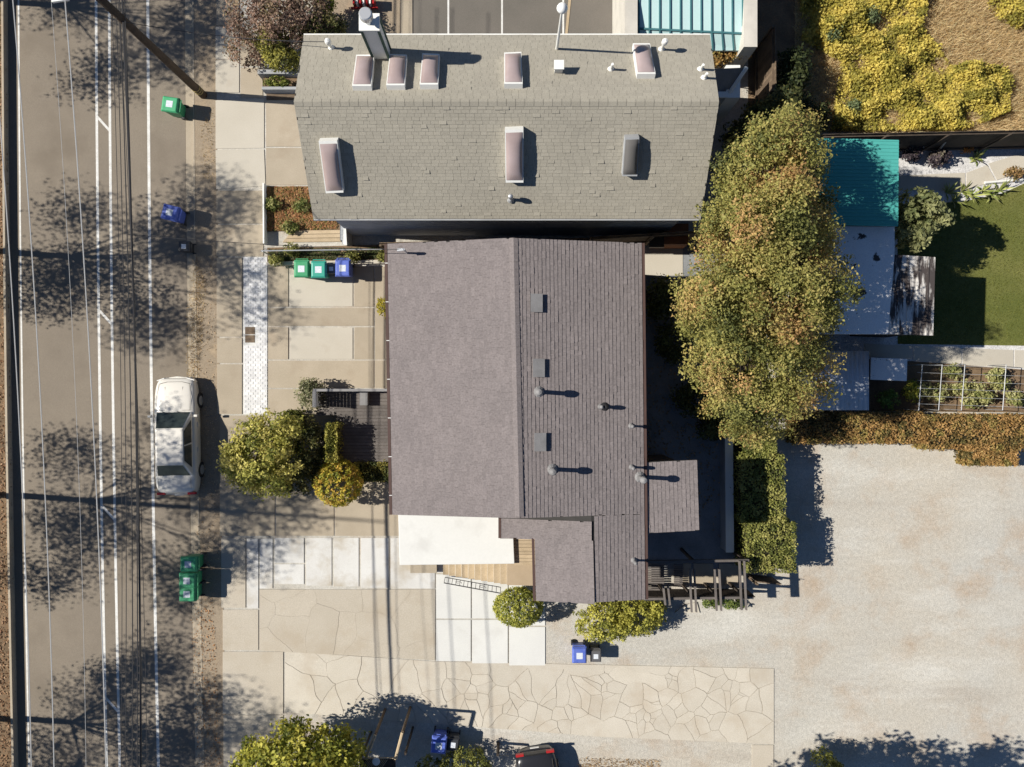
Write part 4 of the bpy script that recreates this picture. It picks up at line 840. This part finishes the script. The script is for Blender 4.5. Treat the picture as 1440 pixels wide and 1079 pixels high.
for px, py, lab in ((385,287,'green leafy plant at the edge of the flower bed'), (424,290,'green leafy plant in the middle of the flower bed'), (408,320,'pale dry plant at the corner of the flower bed')):
    bush('bed_plant', lab, 'plant', [lobe(px,py,.25,11,8,.22)], 500, .05, [(.05,.07,.015),(.16,.18,.05),(.27,.25,.10)], 25, .06)
bush('planter_shrub', 'yellow green shrub spilling over the upper planter wall', 'shrub', [lobe(398,82,1.2,26,16,.7), lobe(385,60,1.4,22,20,.8)], 4500, .055, [(.06,.065,.02),(.20,.19,.04),(.34,.31,.07)], 140, .10)
bush('planter_grass', 'green plants growing in the lower planter', 'plant', [lobe(390,116,.4,18,6,.2)], 600, .05, [(.08,.10,.02),(.24,.25,.06)], 30, .05)
bush('dry_shrub', 'pinkish brown twiggy shrub beside the bright pavement', 'shrub', [lobe(360,25,1.6,40,38,1.1), lobe(395,30,1.8,38,34,1.1), lobe(345,70,1.0,24,22,.6), lobe(430,20,1.6,34,28,.9)], 9000, .06, [(.07,.05,.035),(.20,.13,.10),(.27,.18,.13),(.13,.11,.05)], 330, .15)
bush('evergreen_shrub', 'dark evergreen shrub behind the corner of the grey house', 'shrub', [lobe(460,40,1.3,28,15,.8), lobe(440,55,1.2,20,14,.7)], 3000, .055, [(.03,.035,.012),(.09,.10,.03),(.16,.14,.05)], 100, .10)
bush('bright_shrub', 'bright green shrub at the top by the striped rail', 'shrub', [lobe(458,2,1.2,14,13,.7)], 1300, .055, [(.08,.12,.015),(.24,.28,.03)], 50, .08)
tag(MB().prism(pp(*R(440,563,-200,90)), -.05, .02).build('bare_yard', DIRT), 'bare brown yard behind the grey house', 'ground', kind='structure')
rr = thing('striped_rail', 'low red and white picket rail at the bare yard', 'rail', W(508,5,0))
for k in range(7): 
    p = W(497+k*4.6, 4, .6); MB().box(p.x-.035, p.x+.035, p.y-.03, p.y+.35, .1, .6).build('picket', WHITE if k % 2 else RED, rr)
p, q = W(493,9,.35), W(531,8,.35); MB().box(p.x, q.x, p.y-.06, p.y-.02, .2, .35).build('rail', RED, rr)
tree('foreground_tree', 'bright yellow green tree at the bottom beside the wooden gate', W(440,1110)[:2], 4.0, [lobe(415,1065,3.0,60,48,1.2), lobe(470,1062,2.8,45,36,1.0), lobe(365,1075,2.6,40,30,.9), lobe(440,1105,3.2,70,50,1.3)], 17000, .08, [(.06,.075,.012),(.19,.20,.03),(.33,.31,.05),(.40,.36,.07)], 420, .16, trunk_r=.12)
bush('bottom_bush', 'dark green spiky bush beside the bottom blue bin', 'bush', [lobe(655,1075,.9,34,24,.7), lobe(605,1080,.8,22,16,.5)], 4000, .05, [(.03,.04,.012),(.13,.14,.03),(.26,.25,.07)], 120, .08)
bush('corner_bush', 'small yellow green bush at the bottom of the gravel yard', 'bush', [lobe(1158,1068,1.0,15,18,.8), lobe(1172,1085,.8,14,12,.6)], 1500, .05, [(.08,.09,.02),(.26,.25,.06)], 60, .08)
blades('dry_grass', 'dry orange grass patch beside the dark car', 'grass', scatter([(815,1066),(930,1068),(930,1100),(810,1100)], 1500), .12, .012, [(.26,.15,.06),(.40,.29,.14)])
# trees standing on the verge across the street, outside the frame, whose shade falls on the street
for i, (px, py, hh, reach, ry, lab) in enumerate(((-75,-5,11.0,3.7,3.2,'tall sparse street tree at the top end of the verge'), (-80,348,11.8,3.9,3.3,'sparse street tree on the verge opposite the blue bin'), (-85,690,14.0,4.0,4.0,'tall forked street tree on the verge opposite the white car'), (-80,1005,11.8,3.9,3.4,'broad street tree at the bottom end of the verge'))):
    b = W(px, py); ls = []
    for k in range(18):
        a = 2.4*k + i; q = math.sqrt((k+.5)/18); z = hh*random.uniform(.42, .97); ls.append((b.x + math.cos(a)*q*reach - .4, b.y + math.sin(a)*q*ry, z, reach*.36, reach*.30, reach*.30))
    tree('street_tree', lab, (b.x, b.y), hh*.7, ls, (17500, 21000, 26000, 24000)[i], .064, [(.04,.05,.015),(.12,.13,.035)], 1100, .27, 'street trees on the verge', .15, .1, fork_f=.55, br=.22, leader=16.6 if i == 2 else 0)
yl = []
for k in range(12):
    p = W(random.uniform(890,1200), random.uniform(1058,1085)); yl.append((p.x, p.y, random.uniform(5.4,6.8), 1.6, 1.25, 1.0))
tree('yard_tree', 'leafy tree south of the gravel yard near the cracked driveway', W(1040,1120)[:2], 5.5, yl, 12000, .10, [(.05,.06,.015),(.16,.16,.04)], 260, .2)

# ------------------------------------------------------------------ utility pole, lamp and wires
random.seed(81)
pb = W(286,134); up = thing('utility_pole', 'tall dark wooden utility pole at the kerb', 'utility pole', pb)
o = MB().tube((pb.x,pb.y,-.1), (pb.x,pb.y,11.3), .165, .115, 14).build('pole', POLEW, up, smooth=True)
m = MB()
for z in (.45,.62,.8): MB().lathe((pb.x,pb.y,z), [(.172,0),(.172,.05)], 14).build('reflective_band', MATS.get('faded_yellow') or pm('faded_yellow', (.38,.30,.12), None, 5), up)
MB().box(pb.x-2.3, pb.x+.5, pb.y-.06, pb.y+.06, 10.2, 10.34).build('crossarm', POLEW, up)
MB().tube((pb.x-.12,pb.y,8.45), (pb.x-.78,pb.y-.12,8.55), .03, .025, 8).build('lamp_arm', METAL, up)
lx, ly = pb.x-1.05, pb.y-.17; lm = MB().obox((lx-.27,ly-.10,8.5), (1,.15,0), (-.15,1,0), (0,0,1), .52, .20, .12).build('luminaire', LAMPG, up, bevel=.03); MB().box(lx-.18, lx+.02, ly-.07, ly+.08, 8.49, 8.5).build('lens', GLASS, lm)
for x in (-2.0, -1.3, .15): MB().lathe((pb.x+x,pb.y,10.34), [(.03,0),(.06,.05),(.03,.1),(.05,.14)], 8).build('insulator', METAL, up)
MB().lathe((pb.x+.28,pb.y,8.9), [(.22,0),(.24,.05),(.24,.7),(.18,.8)], 14).build('transformer', GREYP, up)
def wire(name, label, a, b, ha, hb, r, mat, sag=.35, group='overhead wires along the street'):
    A, B = W(a[0], a[1], ha), W(b[0], b[1], hb); d = B - A; pts = []
    for k in range(-6, 31):
        t = k/24; p = A + d*t; p.z = ha + (hb-ha)*t - sag*4*t*(1-t)*(1 if 0 <= t <= 1 else .3); pts.append(p)
    tag(MB().path(pts, r, 5).build(name, mat), label, 'wire', group)
for a, b, lab in (((-14,0),(44,1079),'pale power wire above the low wall'), ((18,0),(76,1079),'pale power wire above the traffic lane by the low wall'), ((92,8),(149,1079),'pale power wire converging on the painted buffer line')): wire('power_wire', lab, a, b, 10.4, 9.8, .017, WIREP, .3)
wire('thin_wire', 'thin grey wire above the middle of the traffic lane', (72,0), (121,1079), 9.0, 8.6, .007, WIREP)
for a, b, h0, r, lab in (((172,0),(198,1079),7.0,.035,'thick black telephone cable above the cycle lane'), ((163,0),(176,1079),7.3,.013,'thin dark telephone wire beside the painted buffer'), ((157,0),(170,1079),7.6,.010,'very thin dark wire above the painted buffer'), ((168,0),(186,1079),6.8,.018,'dark telephone wire left of the thick black cable'), ((166,0),(207,1079),6.6,.010,'thin dark wire crossing under the thick black cable'), ((175,0),(193,1079),7.1,.018,'second dark telephone wire close to the thick cable')): wire('telephone_wire', lab, a, b, h0, h0-.4, r, WIRED, .3)
m = MB(); a = W(180,330,6.6); m.path([a.lerp(MAST, k/16) - Vector((0,0,.5*4*(k/16)*(1-k/16))) for k in range(17)], .010, 5); tag(m.build('service_wire', WIRED), 'thin service wire running to the mast of the brown house', 'wire')
m = MB(); a, b = W(170,30,7.0), ray_plane(466, 68, R0, nN)+Vector((0,0,.5)); m.path([a.lerp(b, k/16) - Vector((0,0,.4*4*(k/16)*(1-k/16))) for k in range(17)], .012, 5); tag(m.build('service_wire', WIRED), 'thin service wire running to the grey roofed house', 'wire')

# ------------------------------------------------------------------ bins
BINK = {}
def make_bin(color, scale):
    t = thing('wheelie_bin', 'x', 'bin'); M = BINC[color]; w, d, h = .29, .33, .96
    MB().frus((0,0), (w*.78,d*.72), (w*.97,d*.95), .06, h).build('body', M, t, bevel=.03)
    m = MB().frus((0,0), (w*1.06,d*1.05), (w*1.06,d*1.05), h-.06, h); m.build('rim', M, t, bevel=.015)
    l = MB(); l.frus((0,-.01), (w*1.08,d*1.04), (w*.9,d*.86), h+.004, h+.085); lo = l.build('lid', M, t, bevel=.025)
    MB().box(-w*.45, w*.45, -d*.45, d*.35, h+.083, h+.089).build('sticker', STICK, lo)
    m = MB().tube((-w*.85,d*1.2,h-.03), (w*.85,d*1.2,h-.03), .018, .018, 8)
    for s in (-.8, .8): m.tube((w*s,d*.95,h-.05), (w*s,d*1.2,h-.03), .016, .016, 6)
    m.build('handle', M, t)
    for s in (-1, 1): MB().tube((s*w*.8,d*.78,.12), (s*w*1.0,d*.78,.12), .12, .12, 14).build('wheel', BLACK, t)
    for o in t.children: ORG[o.name] = Vector()
    return t
def place_bin(color, px, py, rot, label, scale=1.0, group='wheelie bins'):
    k = (color, scale)
    if k not in BINK: o = BINK[k] = make_bin(color, scale)
    else: o = copy_tree(BINK[k])
    p = W(px, py, 1.03*scale if py < 1000 else 1.03*scale); p.z = -.12 if px < 262 else (0 if px < 300 else .035)
    if 800 < px < 850: p.z = 0
    o.location = p; o.rotation_euler.z = math.radians(rot); o.scale = (scale,)*3; o['label'] = label; o['group'] = group
HR, HU = -90, 0     # handle to the right / to the top
place_bin('green', 237, 145, HR-8, 'green wheelie bin standing alone beside the utility pole')
place_bin('blue', 237, 298, HR-14, 'blue wheelie bin standing alone in the parking lane')
place_bin('black', 257, 346, HR, 'small black bin near the lone blue bin', .72)
place_bin('green', 424, 378, HU, 'light green wheelie bin at the street end of the row by the planting strip')
place_bin('teal', 448, 379, HU, 'teal wheelie bin between a green bin and a narrow grey bin')
place_bin('grey', 466, 378, HU, 'narrow grey bin squeezed between teal and blue bins', .62)
place_bin('blue', 482, 377, HU, 'blue wheelie bin in the row by the planting strip')
for y, l in ((794,'green wheelie bin nearest the white car in the row of three'), (817,'middle green wheelie bin in the row of three'), (837,'green wheelie bin farthest from the white car in the row of three')): place_bin('green', 265-(y-794)*.08, y, HR+random.uniform(-4,4), l)
place_bin('blue', 815, 922, HU, 'blue wheelie bin on the gravel in front of the spreading bush', .95)
place_bin('grey', 838, 923, HU, 'grey bin with open handle beside a blue bin on gravel', .72)
place_bin('blue', 617, 1048, HU-6, 'blue wheelie bin between the wooden gate and the spiky bush')
place_bin('black', 637, 1047, HU-6, 'dark bin leaning next to the bottom blue bin', .8)

# ------------------------------------------------------------------ cars
def car(name, label, loc, rot, paint, L=4.75):
    t = thing(name, label, 'car', loc)
    ys = [-2.37,-2.30,-2.05,-1.6,-1.0,-.3,.3,.95,1.4,1.9,2.2,2.33,2.37]; hw = [.62,.76,.84,.87,.88,.885,.885,.88,.87,.84,.78,.70,.60]
    zt = [.62,.86,.93,.95,.93,.92,.92,.93,.90,.85,.78,.68,.55]; m = MB(); n = 11
    for y, w, z in zip(ys, hw, zt):
        sec = [(-w*.90,.18),(-w,.42),(-w*.985,z-.20),(-w*.93,z-.06),(-w*.72,z),(0,z+.025)]; sec += [(-a, b) for a, b in sec[:-1][::-1]]
        m.v += [Vector((a, y, b)) for a, b in sec]
    for j in range(len(ys)-1):
        for i in range(n-1): m.f.append((j*n+i, j*n+i+1, (j+1)*n+i+1, (j+1)*n+i))
    m.f += [tuple(range(n-1,-1,-1)), tuple(range((len(ys)-1)*n, len(ys)*n))]
    body = m.build('body', paint, t, smooth=True, sub=1)
    zb, zr = .90, 1.40; B = [(-.74,-1.62),(.74,-1.62),(.74,1.0),(-.74,1.0)]; Tp = [(-.55,-1.08),(.55,-1.08),(.55,.30),(-.55,.30)]
    vb = [Vector((x,y,zb)) for x, y in B]; vt = [Vector((x,y,zr - (.02 if abs(y) > .9 else 0))) for x, y in Tp]
    m = MB(); m.add(vb + vt, [(0,1,5,4),(1,2,6,5),(2,3,7,6),(3,0,4,7),(4,5,6,7)]); m.build('roof', paint, t, bevel=.06)
    def pane(a, b, c, d, off, i0=.06, i1=.94, j0=.08, j1=.9, name='window'):
        def P(s, q): return (a*(1-s)+b*s)*(1-q) + (d*(1-s)+c*s)*q
        nn = (b-a).cross(d-a).normalized(); return MB().add([P(i0,j0)+nn*off, P(i1,j0)+nn*off, P(i1,j1)+nn*off, P(i0,j1)+nn*off], [(0,1,2,3)]).build(name, GLASS, t)
    pane(vb[2],vb[3],vt[3],vt[2],.012,.04,.96,.05,.93,'windscreen'); pane(vb[0],vb[1],vt[1],vt[0],.012,.05,.95,.08,.9,'rear_window')
    for a, b, c, d in ((vb[1],vb[2],vt[2],vt[1]), (vb[3],vb[0],vt[0],vt[3])): pane(a,b,c,d,.012,.12,.50,.12,.9); pane(a,b,c,d,.012,.53,.90,.12,.9)
    for s in (-1, 1):
        MB().frus((s*.93,.82), (.09,.06), (.07,.045), .92, 1.04).build('mirror', paint, t, bevel=.02)
        MB().add([(s*.45,2.36,.55),(s*.74,2.26,.55),(s*.75,2.24,.66),(s*.45,2.34,.67),(s*.45,2.39,.55),(s*.76,2.29,.55),(s*.77,2.27,.67),(s*.45,2.37,.68)], [(4,5,6,7),(3,2,6,7),(0,1,5,4)]).build('headlight', LAMPG, t)
        MB().box(s*.62-.16, s*.62+.16, -2.375, -2.28, .66, .80).build('tail_light', RED, t)
        for y in (-1.42, 1.42):
            w = MB().tube((s*.70,y,.32), (s*.885,y,.32), .32, .32, 20).build('wheel', BLACK, t); MB().tube((s*.88,y,.32), (s*.895,y,.32), .2, .2, 14).build('rim', METAL, w)
    MB().prism([(-.80,2.18),(-.62,2.36),(0,2.43),(.62,2.36),(.80,2.18)], .32, .50).build('bumper', paint, t, bevel=.03); MB().prism([(-.80,-2.2),(-.62,-2.38),(0,-2.43),(.62,-2.38),(.80,-2.2)], .34, .54).build('bumper', paint, t, bevel=.03)
    SEAM = MATS.get('seam') or pm('seam', (.10,.095,.085), None, 5, .7, bump=0)
    def zt_at(y, x=0): return float(np.interp(y, ys, zt)) + .022 - .022*min(1, abs(x)/.63)
    for pts in ([(-.66,1.04),(-.68,1.6),(-.62,2.12)], [(.66,1.04),(.68,1.6),(.62,2.12)], [(-.62,2.12),(-.3,2.2),(.3,2.2),(.62,2.12)], [(-.66,-1.7),(-.66,-2.1)], [(.66,-1.7),(.66,-2.1)], [(-.66,1.05),(.66,1.05)], [(-.3,1.1),(-.36,2.0)], [(.3,1.1),(.36,2.0)]):
        MB().path([Vector((x, y, zt_at(y, x)-.002)) for x, y in pts], .007, 4).build('panel_seam', SEAM, t)
    for x in (-.45, .15): MB().tube((x,1.0,.955), (x+.5,.86,1.03), .01, .008, 5).build('wiper', BLACK, t)
    for s_ in (-1, 1):
        for y in (.45, -.55): MB().box(s_*.885-.012, s_*.885+.012, y-.09, y+.09, .70, .73).build('door_handle', paint, t)
    MB().box(-.18, .18, -2.445, -2.425, .42, .52).build('licence_plate', WHITE, t)
    for o in list(t.children): ORG[o.name] = Vector(loc)
    t.rotation_euler.z = math.radians(rot); return t
def car_at(name, label, loc, rot, paint):
    t = car(name, label, (0,0,0), 0, paint); t.location = loc; t.rotation_euler.z = math.radians(rot); return t
car_at('parked_car', 'cream white saloon car parked at the kerb', (W(256,612).x, W(256,612).y, -.12), 1.0, CARW)
car_at('parked_car', 'black car with red tail lights at the bottom by the gravel', (1.25, -17.25, 0), 180+8, CARB)
# ---- wooden gate at the bottom
gt = thing('wooden_gate', 'brown wooden gate frame with lattice panel and white oval plate', 'gate', W(545,1070,0))
for (a, b) in (((528,1033,2.4),(514,1068,2.4)), ((566,1030,2.4),(556,1068,2.4))): MB().tube(W(*a), W(*b), .06, .06, 6).build('rail', WOODT, gt)
p, q = W(506,1068,2.4), W(556,1082,2.4); MB().box(p.x, q.x, q.y, p.y, 2.33, 2.36).build('panel', WOODD, gt)
for k in range(12): 
    a = W(507+k*2.6,1081,2.41); b = a + Vector((.25,.34,0)); MB().tube(a, b, .012, .012, 4).build('lattice', WOODT, gt)
for a, b in (((505,1067),(556,1066)), ((505,1083),(556,1082))): MB().tube(W(*a,2.41), W(*b,2.41), .035, .035, 6).build('rail', WOODT, gt)
MB().lathe(W(529,1071,2.45), [(.15,0),(.15,.02),(.10,.03)], 16).build('plate', WHITE, gt)
for px, py in ((507,1067),(556,1066),(570,1060)): p = W(px,py,2.35); MB().tube((p.x,p.y,0), (p.x,p.y,2.38), .05, .05, 8).build('post', WOODD, gt)
MB().tube(W(528,1033,2.4), Vector((W(528,1033,2.4).x, W(528,1033,2.4).y, 0)), .06, .06, 8).build('post', WOOD, gt); MB().tube(W(566,1030,2.4), Vector((W(566,1030,2.4).x, W(566,1030,2.4).y, 0)), .06, .06, 8).build('post', WOOD, gt)
fs = thing('spiked_post', 'dark post with rods beside the bottom bush', 'post', W(708,1060,0)); p = W(700,1062,1.1); MB().tube((p.x,p.y,0), (p.x,p.y,1.1), .06, .06, 8).build('post', WOODD, fs)
for k in range(3): MB().tube((p.x-.05,p.y-.05,1.05-k*.3), (p.x+.45,p.y-.05,1.05-k*.3), .012, .012, 5).build('rod', BLACK, fs)
